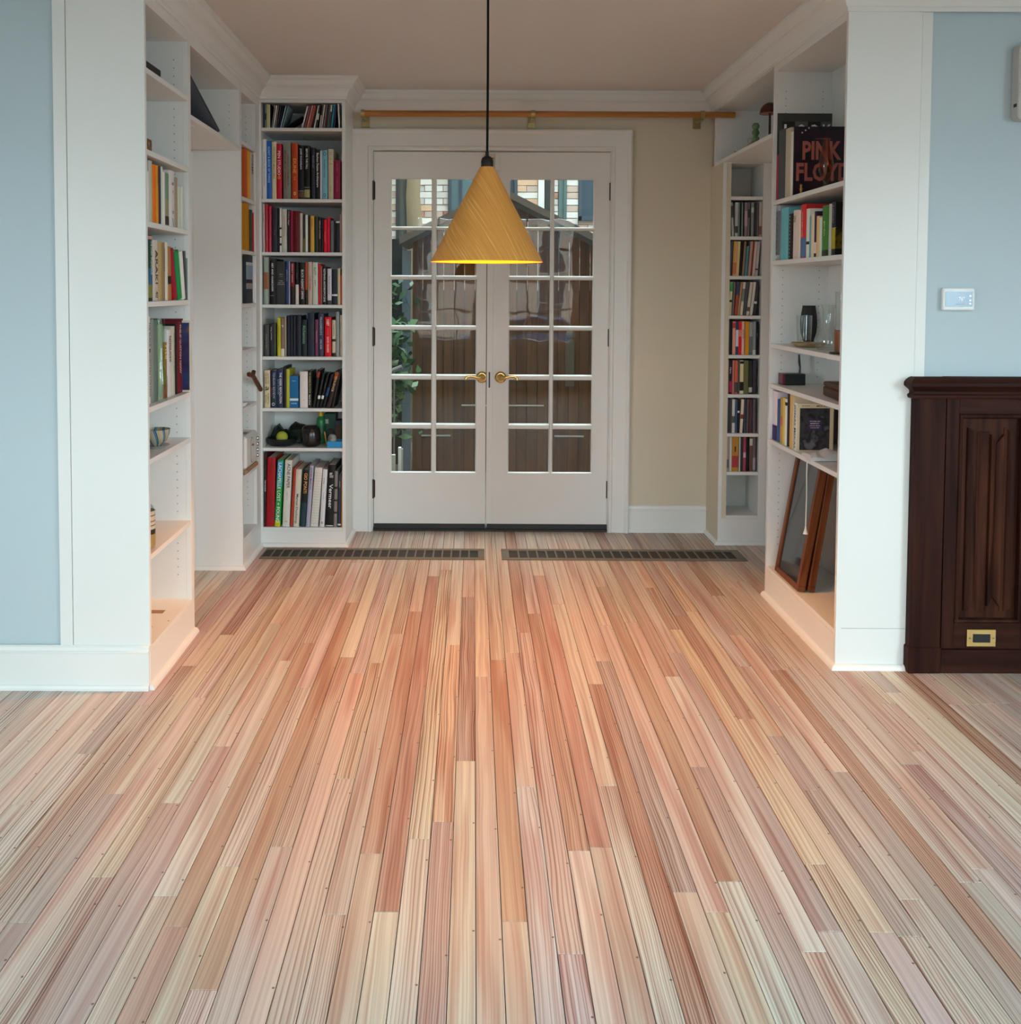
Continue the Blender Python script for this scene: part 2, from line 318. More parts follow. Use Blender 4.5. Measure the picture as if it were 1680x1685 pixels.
# ------------------------------------------------------------------ floor of narrow boards, one object per board
def board_mat():
    m = bpy.data.materials.new('floorboard_pine'); m.use_nodes = True; nt = m.node_tree; b = nt.nodes['Principled BSDF']
    N = nt.nodes.new; L = nt.links.new
    tc = N('ShaderNodeTexCoord'); oi = N('ShaderNodeObjectInfo'); sp = N('ShaderNodeSeparateXYZ'); L(tc.outputs['Object'], sp.inputs[0])
    def mth(op, a, bb=None, c=None):
        n = N('ShaderNodeMath'); n.operation = op
        for i, v in enumerate((a, bb, c)):
            if v is None: continue
            if isinstance(v, (int, float)): n.inputs[i].default_value = v
            else: L(v, n.inputs[i])
        return n.outputs[0]
    rnd = mth('MULTIPLY', oi.outputs['Random'], 91.7)
    # slow wander of the grain along the board
    cw = N('ShaderNodeCombineXYZ'); L(mth('MULTIPLY', sp.outputs['X'], 9), cw.inputs[0]); L(mth('MULTIPLY', sp.outputs['Y'], 1.6), cw.inputs[1]); L(rnd, cw.inputs[2])
    nw = N('ShaderNodeTexNoise'); nw.inputs['Scale'].default_value = 1; nw.inputs['Detail'].default_value = 2; L(cw.outputs[0], nw.inputs['Vector'])
    wx = mth('ADD', sp.outputs['X'], mth('MULTIPLY', mth('SUBTRACT', nw.outputs['Fac'], .5), .030))
    cg = N('ShaderNodeCombineXYZ'); L(mth('MULTIPLY', wx, 125), cg.inputs[0]); L(mth('MULTIPLY', sp.outputs['Y'], .7), cg.inputs[1]); L(mth('ADD', rnd, 7.3), cg.inputs[2])
    ng = N('ShaderNodeTexNoise'); ng.inputs['Scale'].default_value = 1; ng.inputs['Detail'].default_value = 2; ng.inputs['Roughness'].default_value = .6; L(cg.outputs[0], ng.inputs['Vector'])
    # regular growth rings across the board
    frq = mth('MULTIPLY_ADD', mth('FRACT', mth('MULTIPLY', oi.outputs['Random'], 61.7)), 620, 480)
    wv = mth('SINE', mth('ADD', mth('MULTIPLY', wx, frq), mth('MULTIPLY', ng.outputs['Fac'], 13)))
    ring = mth('MULTIPLY_ADD', wv, .5, .5)
    ringp = mth('POWER', ring, 3.4)
    amt = mth('MULTIPLY', ringp, mth('MULTIPLY_ADD', mth('POWER', mth('FRACT', mth('MULTIPLY', oi.outputs['Random'], 37.3)), 1.6), .85, .10))
    fine = N('ShaderNodeMapRange'); fine.inputs['From Min'].default_value = .38; fine.inputs['From Max'].default_value = .7; L(ng.outputs['Fac'], fine.inputs['Value'])
    tot = mth('ADD', mth('MULTIPLY', amt, 1.0), mth('MULTIPLY', fine.outputs[0], .45))
    dk = N('ShaderNodeMixRGB'); dk.blend_type = 'MULTIPLY'; dk.inputs[2].default_value = (.38, .235, .20, 1)
    L(tot, dk.inputs[0]); L(oi.outputs['Color'], dk.inputs[1])
    # broad tonal drift over a board
    cb = N('ShaderNodeCombineXYZ'); L(mth('MULTIPLY', sp.outputs['X'], 26), cb.inputs[0]); L(mth('MULTIPLY', sp.outputs['Y'], 1.3), cb.inputs[1]); L(mth('ADD', rnd, 40), cb.inputs[2])
    nb = N('ShaderNodeTexNoise'); nb.inputs['Scale'].default_value = 1; nb.inputs['Detail'].default_value = 1; L(cb.outputs[0], nb.inputs['Vector'])
    mr = N('ShaderNodeMapRange'); mr.inputs['From Min'].default_value = .52; mr.inputs['From Max'].default_value = .66; L(nb.outputs['Fac'], mr.inputs['Value'])
    rd = N('ShaderNodeMixRGB'); rd.blend_type = 'MULTIPLY'; rd.inputs[2].default_value = (.80, .62, .59, 1)
    L(mth('MULTIPLY', mr.outputs[0], .8), rd.inputs[0]); L(dk.outputs[0], rd.inputs[1])
    # small dark nail holes near the edge of a board
    ny = mth('SUBTRACT', mth('FRACT', mth('ADD', mth('MULTIPLY', sp.outputs['Y'], 2.4), rnd)), .5)
    d2 = mth('ADD', mth('POWER', mth('MULTIPLY', ny, 1 / 2.4), 2), mth('POWER', mth('SUBTRACT', sp.outputs['X'], .0235), 2))
    nh = N('ShaderNodeMapRange'); nh.inputs['From Min'].default_value = .0018 ** 2; nh.inputs['From Max'].default_value = .0034 ** 2; nh.inputs['To Min'].default_value = .85; nh.inputs['To Max'].default_value = 0; L(d2, nh.inputs['Value'])
    hl = N('ShaderNodeMixRGB'); hl.inputs[2].default_value = (.06, .035, .025, 1); L(nh.outputs[0], hl.inputs[0]); L(rd.outputs[0], hl.inputs[1])
    L(hl.outputs[0], b.inputs['Base Color'])
    bp = N('ShaderNodeBump'); bp.inputs['Strength'].default_value = .12; bp.inputs['Distance'].default_value = .0008; bp.invert = True
    L(tot, bp.inputs['Height']); L(bp.outputs[0], b.inputs['Normal'])
    b.inputs['Roughness'].default_value = .46; b.inputs['Specular IOR Level'].default_value = .4
    return m
BOARD = board_mat()
PITCHB, X0B = 0.0573, 0.0113
floor = struct('floor', MB().box(-3.3, 3.6, -2.6, 5.55, -.08, -.012), mat('subfloor', (.02, .012, .008), .9), 'narrow pine strip floor with sanded pale and reddish boards', 'floor')
JOINTS = [(464, 966), (535, 946.6), (583, 926), (576, 991.7), (680, 1006), (650, 1043), (713, 948), (733, 938), (770.6, 982.5), (499.5, 1058), (888, 947), (880, 1010),
          (862, 1041), (995, 966), (998, 1029), (1055.7, 967), (1091, 930), (1121, 1006), (1115, 1035.7), (1165.7, 980), (1198.5, 967), (1210, 956.6), (463, 1087), (320, 1148),
          (363, 1228), (584.6, 1107), (615, 1090.7), (650.7, 1043), (793.6, 1113), (818.6, 1085.7), (766.8, 1251.8), (843, 1073.6), (994.6, 1088), (980, 1125.7), (1109, 1113),
          (1114, 1074), (1226.8, 1096.4), (1280, 1102.5), (1278.6, 1211), (1151.8, 1262), (1385.7, 1270), (1465, 1157.7), (1560, 1159), (1595, 1159), (1628, 1158), (1656, 1157),
          (228, 1161), (136, 1240), (26, 1324), (182, 1306), (280, 1321), (165, 1443), (375, 1425), (465, 1393), (335, 1629), (5, 1518), (769, 1252), (729, 1352), (692, 1380),
          (640, 1500), (999, 1293), (989, 1394), (1198, 1450), (1310, 1300), (1345, 1422), (1362, 1533), (1338, 1566), (1500, 1480), (1500, 1541), (1384, 1270), (1515, 1237), (1500, 1258),
          (1617, 1430), (1595, 1452)]
COLS = {'red': (0.512, 0.38, 0.302), 'mauve': (0.531, 0.456, 0.414), 'pale': (0.685, 0.635, 0.558), 'tan': (0.649, 0.573, 0.491), 'yellow': (0.67, 0.583, 0.471), 'grey': (0.654, 0.619, 0.578), 'pink': (0.611, 0.523, 0.46)}
SPOT = [(67, 1472, 'mauve'), (168, 1330, 'mauve'), (340, 1560, 'pink'), (470, 1340, 'pink'), (560, 1422, 'pink'), (275, 1350, 'mauve'), (721, 1422, 'mauve'), (650, 1321, 'red'), (845, 1422, 'red'),
        (962, 1288, 'red'), (1063, 1388, 'red'), (768, 1388, 'pale'), (1164, 1355, 'red'), (1247, 1321, 'mauve'), (1325, 1506, 'grey'), (1220, 1506, 'grey'), (1237, 1237, 'yellow'), (1197, 1153, 'red'),
        (1583, 1355, 'mauve'), (1489, 1623, 'pale'), (1455, 1556, 'pink'), (810, 1133, 'red'), (577, 1017, 'red'), (495, 1075, 'red'), (705, 987, 'red'), (845, 958, 'red'), (903, 1075, 'red'), (1055, 1005, 'red'),
        (1137, 1034, 'red'), (997, 993, 'red'), (670, 1046, 'red'), (862, 1069, 'pink'), (820, 1300, 'red'), (900, 1500, 'grey'), (300, 1600, 'pale'), (1000, 1600, 'pale'), (1100, 1650, 'pale'), (1650, 1600, 'mauve')]
def colrow(px, py):
    p = on(2, 0, px, py); return math.floor((p[0] + .0 - X0B) / PITCHB), p[1]
jmap = {}
for px, py in JOINTS:
    p = on(2, 0, px, py); jmap.setdefault(math.floor((p[0] + .5 * PITCHB * .6 - X0B) / PITCHB), []).append(float(p[1]))
spots = [(*colrow(px, py), c) for px, py, c in SPOT]
rb = random.Random(5)
KN = list(COLS); KW = [6, 8, 22, 32, 12, 8, 16]
def board_piece(mb, x0, x1, y0, y1):
    g = .0009; c = .0009
    x0 += g; x1 -= g; y0 += g * .7; y1 -= g * .7
    mb.add([(x0, y0, -.011), (x1, y0, -.011), (x1, y1, -.011), (x0, y1, -.011), (x0, y0, -c), (x1, y0, -c), (x1, y1, -c), (x0, y1, -c),
            (x0 + c, y0 + c, 0), (x1 - c, y0 + c, 0), (x1 - c, y1 - c, 0), (x0 + c, y1 - c, 0)],
           [(0, 1, 5, 4), (1, 2, 6, 5), (2, 3, 7, 6), (3, 0, 4, 7), (4, 5, 9, 8), (5, 6, 10, 9), (6, 7, 11, 10), (7, 4, 8, 11), (8, 9, 10, 11)])
rest = []
nboards = 0
for k in range(-57, 62):
    xa = X0B + k * PITCHB; xb = xa + PITCHB; xm = (xa + xb) / 2
    ytop = YB if (-.70 < xm < XR) else (5.07 if -1.165 < xm < 0 else (5.15 if xm > 0 and xm < 1.63 else YL + .1))
    if xm < -1.165: ytop = 4.66 if xm > -1.40 else YL + .02
    if xm > 1.63: ytop = YR + .02
    ys = sorted(y for y in jmap.get(k, []) if 1.2 < y < ytop - .1)
    cuts = [.95]; y = .95
    marks = ys + [ytop]
    known = bool(ys)
    for yk in marks:
        while yk - cuts[-1] > (2.5 if known else 2.3):
            cuts.append(cuts[-1] + rb.uniform(.9, 1.7) if yk > 3.2 or not known else yk - .01 - (yk - cuts[-1]) * .5)
            if yk - cuts[-1] < .3: cuts[-1] -= .35
        if yk - cuts[-1] > .02: cuts.append(yk)
    for i in range(len(cuts) - 1):
        y0, y1 = cuts[i], cuts[i + 1]
        name = rb.choices(KN, KW)[0]
        for sk, sy, sc in spots:
            if sk == k and y0 <= sy <= y1: name = sc
        c = [v * rb.uniform(.95, 1.05) for v in COLS[name]]
        # in view? project the middle and the corners
        vis = False
        for t in (0, .25, .5, .75, 1):
            yy = y0 + (y1 - y0) * t; px, py = proj((xm, yy, 0))
            if -30 < px < 1710 and py < 1715: vis = True
        if vis and nboards < 298:
            mb = MB(); L2 = (y1 - y0) / 2; board_piece(mb, -PITCHB / 2, PITCHB / 2, -L2, L2)
            o = mb.build('floorboard', BOARD, floor); o.location = (xm, (y0 + y1) / 2, 0); o.color = (*c, 1); nboards += 1
        else: rest.append((xa, xb, y0, y1))
mb = MB()
for a in rest: board_piece(mb, *a)
for k in range(-57, 62):
    y = -2.4
    while y < .94:
        y2 = min(.95, y + rb.uniform(.9, 2.2)); board_piece(mb, X0B + k * PITCHB, X0B + (k + 1) * PITCHB, y, y2); y = y2
o = mb.build('floorboard', BOARD, floor); o.color = (.54, .39, .28, 1); o['kind'] = 'stuff'
print('boards', nboards)

# ------------------------------------------------------------------ floor registers
def register(x0, x1, label, el=.040, er=.045):
    y0, y1 = 4.826, 5.022; n = 24
    r = empty('floor_register', ((x0 + x1) / 2, (y0 + y1) / 2, 0), 0, label, 'vent', 'floor registers in front of the french doors')
    h, d = (x1 - x0) / 2, (y1 - y0) / 2; b = .030
    MB().box(-h, h, -d, -d + b, .0002, .006).box(-h, h, d - b, d, .0002, .006).box(-h, -h + el, -d + b, d - b, .0002, .006).box(h - er, h, -d + b, d - b, .0002, .006).build('frame', IRON, r, bev=.0015)
    MB().box(-h + el, h - er, -d + b, d - b, .0002, .0012).build('duct', mat('register_duct', (.022, .017, .012), .7), r)
    st = (2 * h - el - er) / n; me = None
    for i in range(1, n):
        if me is None: me = MB().box(-.004, .004, -d + b, d - b, .001, .0055).mesh('bar', IRON)
        o = bpy.data.objects.new('bar', me); COL.objects.link(o); o.parent = r; o.location.x = -h + el + i * st
register(-1.105, .063, 'dark metal floor register in front of the left door leaf', .006, .034)
register(.153, 1.425, 'dark metal floor register in front of the right door leaf')

# ------------------------------------------------------------------ french doors
cas = [(0, 0), (.030, 0), (.034, .006), (.034, .012), (.028, .020), (.022, .026), (.020, .095), (.026, .100), (.026, .112), (.012, .120), (0, .120)]
# casing profile: first number stands proud of the wall, second runs across the casing from its outer edge
cp = [(-b, a) for a, b in [(u, v) for u, v in cas]]
cpath = [(-.700, 0), (-.700, 2.306), (.897, 2.306), (.897, 0)]
mbc = MB().sweep(cpath, [(v, -u) for u, v in cas], lambda x, z, v: (x, YB + v, z))
struct('trim_13', mbc, DOORM, 'white moulded casing around the french doors', 'casing', smooth=25)
struct('trim_14', MB().box(-.582, -.576, YB - .004, YB + .09, 0, 2.19).box(.784, .79, YB - .004, YB + .09, 0, 2.19).box(-.582, .79, YB - .004, YB + .09, 2.188, 2.20)
       .box(-.60, -.582, YB - .002, YB + .11, 0, 2.20).box(.79, .80, YB - .002, YB + .11, 0, 2.20), DOORM, 'white door jamb lining of the french doors', 'jamb')
struct('trim_15', MB().box(-.576, .784, YB - .012, YB + .10, .0005, .012), mat('threshold_black', (.015, .014, .014), .5), 'black threshold under the french doors', 'threshold')
ROWZ = [on(1, YB, 700, y)[2] for y in (293, 372.5, 378, 453, 460, 535.5, 543, 616.5, 625, 697.5, 706, 778)]
def leaf(name, x0, x1, pc, label, side):
    """x0..x1 leaf edges, pc = ((a,b),(c,d)) the two columns of panes"""
    y0, y1 = YB + .004, YB + .046; zt, zb = 2.180, .042
    r = empty(name, (0, 0, 0), 0, label, 'door', kind='structure')
    (a, b), (c, d) = pc; pt, pb = ROWZ[0], ROWZ[-1]
    MB().box(x0, a, y0, y1, zb, zt).build('stile', DOORM, r); MB().box(d, x1, y0, y1, zb, zt).build('stile', DOORM, r)
    MB().box(a, d, y0, y1, pt, zt).build('top_rail', DOORM, r); MB().box(a, d, y0, y1, zb, pb).build('bottom_rail', DOORM, r)
    def mun(xa, xb, za, zb_, vert):
        m_ = MB(); q = .006
        if vert:
            m_.prism([(xa, y0 + .010), (xa + q, y0 + .001), (xb - q, y0 + .001), (xb, y0 + .010), (xb, y1 - .005), (xa, y1 - .005)], za, zb_)
        else:
            m_.prism([(za, y0 + .010), (za + q, y0 + .001), (zb_ - q, y0 + .001), (zb_, y0 + .010), (zb_, y1 - .005), (za, y1 - .005)], xa, xb, lambda x, y, z: (z, y, x))
        m_.build('muntin', DOORM, r)
    mun(b, c, pb, pt, True)
    for i in range(5):
        for xa, xb in ((a, b), (c, d)): mun(xa, xb, ROWZ[2 * i + 2], ROWZ[2 * i + 1], False)
    for i in range(6):
        for xa, xb in ((a, b), (c, d)):
            zt_, zb_ = ROWZ[2 * i], ROWZ[2 * i + 1]
            if i == 0: pass
            o = MB().box(xa - .002, xb + .002, -.0015, .0015, zb_ - .002, zt_ + .002).build('glass_pane', GLASS, r)
            o.location = (0, y0 + .022, 0)
    # glazing bead round the glazed area
    MB().sweep([(a, pb), (a, pt), (d, pt), (d, pb), (a, pb)], [(0, 0), (.006, .010), (0, .010)], lambda x, z, v: (x, y0 + v, z)).build('glazing_bead', DOORM, r)
    MB().box(x0 + .002, x1 - .002, y0 - .006, y1, .013, .041).build('door_sweep', mat('black_rubber', (.014, .014, .015), .55), r)
    for z in (2.18 - .22, 1.125, .245):
        xh = x0 - .004 if side < 0 else x1 + .002
        hg = MB().tube([(xh, y0 - .006, z - .055), (xh, y0 - .006, z + .055)], .007, 10).box(xh - .012, xh + .012, y0 - .003, y0 + .002, z - .05, z + .05).build('hinge', mat('dark_hinge', (.06, .045, .035), .4, .8), r)
    # lever handle
    hx = .0495 if side < 0 else .157; hz = .894
    hd = MB().lathe([(.0, .020), (.010, .020), (.016, .016), (.020, .012), (.024, .012), (.027, .008), (.031, .007), (.034, .003), (.034, 0)], 28).mesh('door_handle', BRASS, 50)
    h = bpy.data.objects.new('door_handle', hd); COL.objects.link(h); h.parent = r; h.location = (hx, y0, hz); h.rotation_euler = (math.pi / 2, 0, 0)
    s = 1 if side > 0 else -1
    pts = [(0, 0, .012), (0, 0, .040), (s * .012, 0.001, .047), (s * .030, .004, .049), (s * .050, .009, .050), (s * .070, .010, .050), (s * .085, .006, .050), (s * .094, -.004, .050), (s * .092, -.012, .050)]
    MB().tube(pts, [.010, .010, .0095, .0085, .0075, .007, .0075, .007, .0085], 12).build('lever', BRASS, h, smooth=60)
    return r
cl = [float(on(1, YB, x, 600)[0]) for x in (642.5, 709.5, 717.5, 784)]
cr_ = [float(on(1, YB, x, 600)[0]) for x in (836, 904, 910.5, 975.5)]
leaf('door_1', -.573, .072, ((cl[0], cl[1]), (cl[2], cl[3])), 'left white french door leaf with twelve panes', -1)
d2 = leaf('door_2', .081, .781, ((cr_[0], cr_[1]), (cr_[2], cr_[3])), 'right white french door leaf with twelve panes', 1)
MB().box(.076, .112, YB - .008, YB + .003, .045, 2.178).build('astragal', DOORM, d2, bev=.002)
MB().box(.088, .096, YB - .0095, YB - .006, .835, .925).build('latch_slot', mat('latch_dark', (.03, .025, .03), .4, .5), d2)
cb = empty('surface_bolt', (.094, YB - .008, 2.12), 0, 'small pale wooden block and bolt at the top where the doors meet', 'bolt')
MB().box(-.040, .020, -.014, -.001, -.045, .045).build('block', mat('pale_block', (.62, .52, .42), .6), cb, bev=.002)
MB().box(.024, .050, -.009, -.001, -.045, .045).build('plate', DOORM, cb, bev=.001)
MB().lathe([(.0, .006), (.004, .005), (.005, 0)], 10).build('screw', IRON, cb).location = (.012, -.015, .02)

# ------------------------------------------------------------------ dark wainscot on the right wall
YW = YR - .034
ws = empty('trim_16', (0, 0, 0), 0, 'dark mahogany wainscot panelling with linenfold under the thermostat', 'wainscot', kind='structure')
MB().box(1.603, 1.716, YW, YR + .006, .012, 1.02).build('stile', DKWOOD, ws, bev=.002)
MB().box(1.720, 1.766, YW + .004, YR + .006, .09, 1.02).build('stile', DKWOOD, ws, bev=.001)
MB().box(2.010, 2.13, YW + .004, YR + .006, .09, 1.02).build('stile', DKWOOD, ws, bev=.001)
MB().box(1.766, 2.010, YW + .004, YR + .006, .955, 1.02).build('rail', DKWOODH, ws, bev=.001)
MB().box(1.766, 2.010, YW + .004, YR + .006, .09, .185).build('rail', DKWOODH, ws, bev=.001)
MB().box(2.13, 2.6, YW + .010, YR + .006, .09, 1.02).build('side_panel', DKWOOD, ws)
MB().box(2.6, 3.5, YW + .004, YR + .006, .09, 1.02).build('stile', DKWOOD, ws)
MB().box(1.718, 3.5, YW - .002, YR + .006, .0, .088).build('base_rail', DKWOODH, ws, bev=.002)
MB().box(1.598, 1.718, YW - .006, YR + .006, .0, .096).build('plinth_block', DKWOOD, ws, bev=.003)
capp = [(0, 1.012), (.010, 1.012), (.013, 1.018), (.013, 1.024), (.006, 1.030), (.006, 1.038), (.010, 1.044), (.020, 1.052), (.026, 1.058), (.026, 1.070), (.020, 1.078), (.010, 1.086), (0, 1.090)]
mbk = MB(); mbk.sweep([(1.7175, YW), (1.601, YW), (1.601, YR + .006)], [(-u, v) for u, v in capp], lambda x, y, v: (x, y, v))
mbk.build('cap_moulding', DKWOODH, ws, smooth=25)
mbk = MB(); mbk.sweep([(3.5, YW + .002), (1.7185, YW + .002)], [(-u, v) for u, v in capp], lambda x, y, v: (x, y, v)); mbk.box(1.7185, 3.5, YW + .002, YR + .006, 1.012, 1.090).build('cap_moulding', DKWOODH, ws, smooth=25)
MB().box(1.601, 1.7175, YW, YR + .006, 1.012, 1.089).build('cap_core', DKWOODH, ws)
# bead round the recessed panel
pm = [(0, 0), (.003, -.006), (.008, -.008), (.013, -.006), (.016, .002), (.016, .012), (0, .012)]
MB().sweep([(1.766, .185), (1.766, .955), (2.010, .955), (2.010, .185), (1.766, .185)], pm, lambda x, z, v: (x, YW + .006 + v, z)).build('panel_bead', DKWOOD, ws, smooth=30)
MB().box(1.766, 2.010, YW + .022, YR + .006, .185, .955).build('panel_ground', DKFOLD, ws)
# linenfold: rolled folds, each a piece with shaped ends
def fold(xa, xb, za, zb_, peak, notch):
    n = 9; top, bot = [], []
    for i in range(n):
        t = i / (n - 1); x = xa + (xb - xa) * t
        y = YW + .022 - peak * (math.sin(math.pi * t) ** .6 if notch != 2 else abs(math.cos(math.pi * t)) ** .8)
        e = {0: 0, 1: .03 * abs(2 * t - 1), 2: .035 * (1 - abs(2 * t - 1)) , 3: .02 * t}[notch]
        top.append((x, y, zb_ - e)); bot.append((x, y, za + e))
    m_ = MB(); vs = top + bot + [(p[0], YW + .0225, p[2]) for p in top] + [(p[0], YW + .0225, p[2]) for p in bot]
    fs = [(i, i + 1, n + i + 1, n + i) for i in range(n - 1)] + [(i, 2 * n + i, 2 * n + i + 1, i + 1) for i in range(n - 1)] + [(n + i, n + i + 1, 3 * n + i + 1, 3 * n + i) for i in range(n - 1)]
    fs += [(0, n, 3 * n, 2 * n), (n - 1, 3 * n - 1, 4 * n - 1, 2 * n - 1)]
    m_.add(vs, fs).build('linen_fold', DKFOLD, ws, smooth=40)
fold(1.803, 1.846, .225, .905, .012, 3); fold(1.850, 1.888, .225, .890, .009, 0); fold(1.889, 1.935, .245, .880, .013, 2); fold(1.937, 1.950, .225, .905, .006, 0); fold(1.953, 1.990, .225, .898, .011, 3)
ol = empty('wall_outlet', (1.866, YW - .002, .132), 0, 'brass outlet plate low on the dark wainscot', 'outlet')
MB().box(-.053, .053, 0, .005, -.032, .032).build('cover_plate', BRASS, ol, bev=.0015)
MB().box(-.031, .031, -.003, .001, -.016, .016).build('socket', BLACK, ol, bev=.001)
for x in (-.043, .043): MB().lathe([(0, .001), (.003, .0005), (.0035, 0)], 10).build('screw', OLDBRASS, ol).location = (x, -.001, 0)
for o_ in ol.children:
    if o_.name.startswith('screw'): o_.rotation_euler = (math.pi / 2, 0, 0)

# ------------------------------------------------------------------ thermostat and intercom on the right wall
YT = YR + .008
th = empty('thermostat', (1.762, YT, 1.372), 0, 'white wall thermostat with a lit blue touch screen', 'thermostat')
MB().box(-.058, .058, -.022, -.0005, -.041, .041).build('body', mat('thermostat_white', (.80, .82, .82), .35), th, bev=.004)
def screen_mat():
    m = bpy.data.materials.new('thermostat_screen'); m.use_nodes = True; nt = m.node_tree; b = nt.nodes['Principled BSDF']
    tc = nt.nodes.new('ShaderNodeTexCoord'); sp = nt.nodes.new('ShaderNodeSeparateXYZ'); cr = nt.nodes.new('ShaderNodeValToRGB'); mr = nt.nodes.new('ShaderNodeMapRange')
    mr.inputs['From Min'].default_value = -.045; mr.inputs['From Max'].default_value = .045
    cr.color_ramp.elements[0].color = (.42, .68, .90, 1); cr.color_ramp.elements[1].color = (.10, .24, .42, 1)
    L = nt.links.new; L(tc.outputs['Object'], sp.inputs[0]); L(sp.outputs['X'], mr.inputs['Value']); L(mr.outputs[0], cr.inputs[0])
    b.inputs['Base Color'].default_value = (.02, .03, .04, 1); L(cr.outputs[0], b.inputs['Emission Color']); b.inputs['Emission Strength'].default_value = .5; b.inputs['Roughness'].default_value = .15
    return m
MB().box(-.050, .048, -.0235, -.021, -.027, .028).build('screen', screen_mat(), th)
TXW = mat('white_lettering', (.85, .85, .85), .6)
glow = mat('screen_digits', (.1, .1, .1), .5, emit=(.85, .95, 1), es=1.0)
lettering('76\u00b0', glow, th, (.008, -.0240, .002), (1, 0, 0), (0, 0, 1), .022, .014, 'digits')
MB().box(-.012, .024, -.0240, -.0234, -.022, -.015).build('button', mat('screen_button', (.1, .1, .1), .5, emit=(.35, .5, .62), es=.8), th)
for i, z in enumerate((.012, -.004, -.016)): MB().box(.036, .043, -.0240, -.0234, z - .003, z + .003).build('button', glow, th)
ic = empty('intercom', (2.02, YT, 2.150), 0, 'grey rounded intercom box high on the right blue wall', 'intercom')
prof = []
for cxx, czz, a0 in ((.062, .117, 0), (-.062, .117, 90), (-.062, -.117, 180), (.062, -.117, 270)):
    for q in range(5):
        a = math.radians(a0 + q * 22.5); prof.append((cxx + .018 * math.cos(a), czz + .018 * math.sin(a)))
ICM = mat('intercom_grey', (.50, .47, .44), .5)
MB().prism(prof, -.05, -.0005, lambda x, z, y: (x, y, z)).build('body', ICM, ic, bev=.004)
MB().tube([(-.066, -.0515, -.03), (-.058, -.0515, -.035), (-.054, -.0515, -.055), (-.058, -.0515, -.080), (-.070, -.0515, -.088)], .0014, 6).build('handset_groove', BLACK, ic)
MB().box(-.0805, -.079, -.040, -.020, -.088, -.076).build('side_button', BLACK, ic)

# ------------------------------------------------------------------ curtain pole over the doors
rod = empty('curtain_pole', (.40, 5.27, 2.376), 0, 'honey wood curtain pole on three brass brackets above the french doors', 'curtain pole')
xs = [float(on(1, 5.27, x, 188)[0]) - .40 for x in (594, 876, 1209)]
za, zb2 = float(on(1, 5.27, 594, 186.5)[2]) - 2.376, float(on(1, 5.27, 1209, 189)[2]) - 2.376
zmid = za + (zb2 - za) * .46
MB().tube([(xs[0], 0, za), (xs[1] + .02, 0, zmid)], .0175, 16).build('pole_section', POLE, rod, smooth=40)
MB().tube([(xs[1] + .02, 0, zmid), (xs[2], 0, zb2)], .0165, 16).build('pole_section', POLE, rod, smooth=40)
for px in (597, 877, 1156):
    x = float(on(1, 5.27, px, 188)[0]) - .40; z = za + (zb2 - za) * (x - xs[0]) / (xs[2] - xs[0])
    br = MB().box(x - .022, x + .022, .133, .141, z - .055, z + .028).build('bracket', OLDBRASS, rod, bev=.001)
    MB().box(x - .010, x + .010, .012, .135, z - .026, z - .018).build('arm', OLDBRASS, br)
    MB().tube([(x - .010, 0, z), (x + .010, 0, z)], .0215, 16).build('ring', OLDBRASS, br, smooth=40)

# ------------------------------------------------------------------ pendant lamp
LX, LY = .047, 3.5
def shade_mat():
    m = bpy.data.materials.new('shade_wood_veneer'); m.use_nodes = True; nt = m.node_tree; b = nt.nodes['Principled BSDF']
    uv = nt.nodes.new('ShaderNodeUVMap'); mp = nt.nodes.new('ShaderNodeMapping'); no = nt.nodes.new('ShaderNodeTexNoise'); cr = nt.nodes.new('ShaderNodeValToRGB')
    mp.inputs['Scale'].default_value = (210, 4.0, 1)
    no.inputs['Scale'].default_value = 1; no.inputs['Detail'].default_value = 3
    e = cr.color_ramp.elements
    e[0].position = .30; e[0].color = (.61, .265, .050, 1); e[1].position = .60; e[1].color = (.74, .335, .072, 1)
    n = e.new(.72); n.color = (.92, .60, .20, 1)
    L = nt.links.new
    L(uv.outputs[0], mp.inputs[0]); L(mp.outputs[0], no.inputs['Vector']); L(no.outputs['Fac'], cr.inputs[0]); L(cr.outputs[0], b.inputs['Base Color'])
    b.inputs['Roughness'].default_value = .5
    return m
lamp = empty('pendant_lamp', (LX, LY, 1.500), 0, 'cone pendant lamp with wood veneer shade on a black cord', 'lamp')
RB, RT, HS = .2085, .0265, .349
seg = 64; vs, fs, uvs = [], [], []
rings = [(RB, 0), (RT, HS), (RT - .003, HS), (RB - .004, .001)]
me = bpy.data.meshes.new('lamp_shade')
for i in range(seg):
    a = 2 * math.pi * i / seg
    for r_, z in rings: vs.append((r_ * math.cos(a), r_ * math.sin(a), z))
for i in range(seg):
    j = (i + 1) % seg
    for k in range(4):
        l = (k + 1) % 4; fs.append((i * 4 + k, j * 4 + k, j * 4 + l, i * 4 + l))
me.from_pydata(vs, [], fs); ul = me.uv_layers.new(name='UVMap')
for p in me.polygons:
    for li in p.loop_indices:
        v = me.vertices[me.loops[li].vertex_index].co; a = math.atan2(v.y, v.x) / (2 * math.pi)
        c0 = p.center; a0 = math.atan2(c0.y, c0.x) / (2 * math.pi)
        if a - a0 > .5: a -= 1
        if a - a0 < -.5: a += 1
        # develop the cone flat so that the veneer lines run straight and slanting
        s_ = math.hypot(v.x, v.y) / .51; ang = a * 2 * math.pi * .51
        u_, v_ = s_ * math.sin(ang + .8), s_ * math.cos(ang + .8); ul.data[li].uv = (u_ * .866 - v_ * .5, u_ * .5 + v_ * .866)
inner = mat('shade_lining', (.80, .27, .03), .6)
me.materials.append(shade_mat()); me.materials.append(inner)
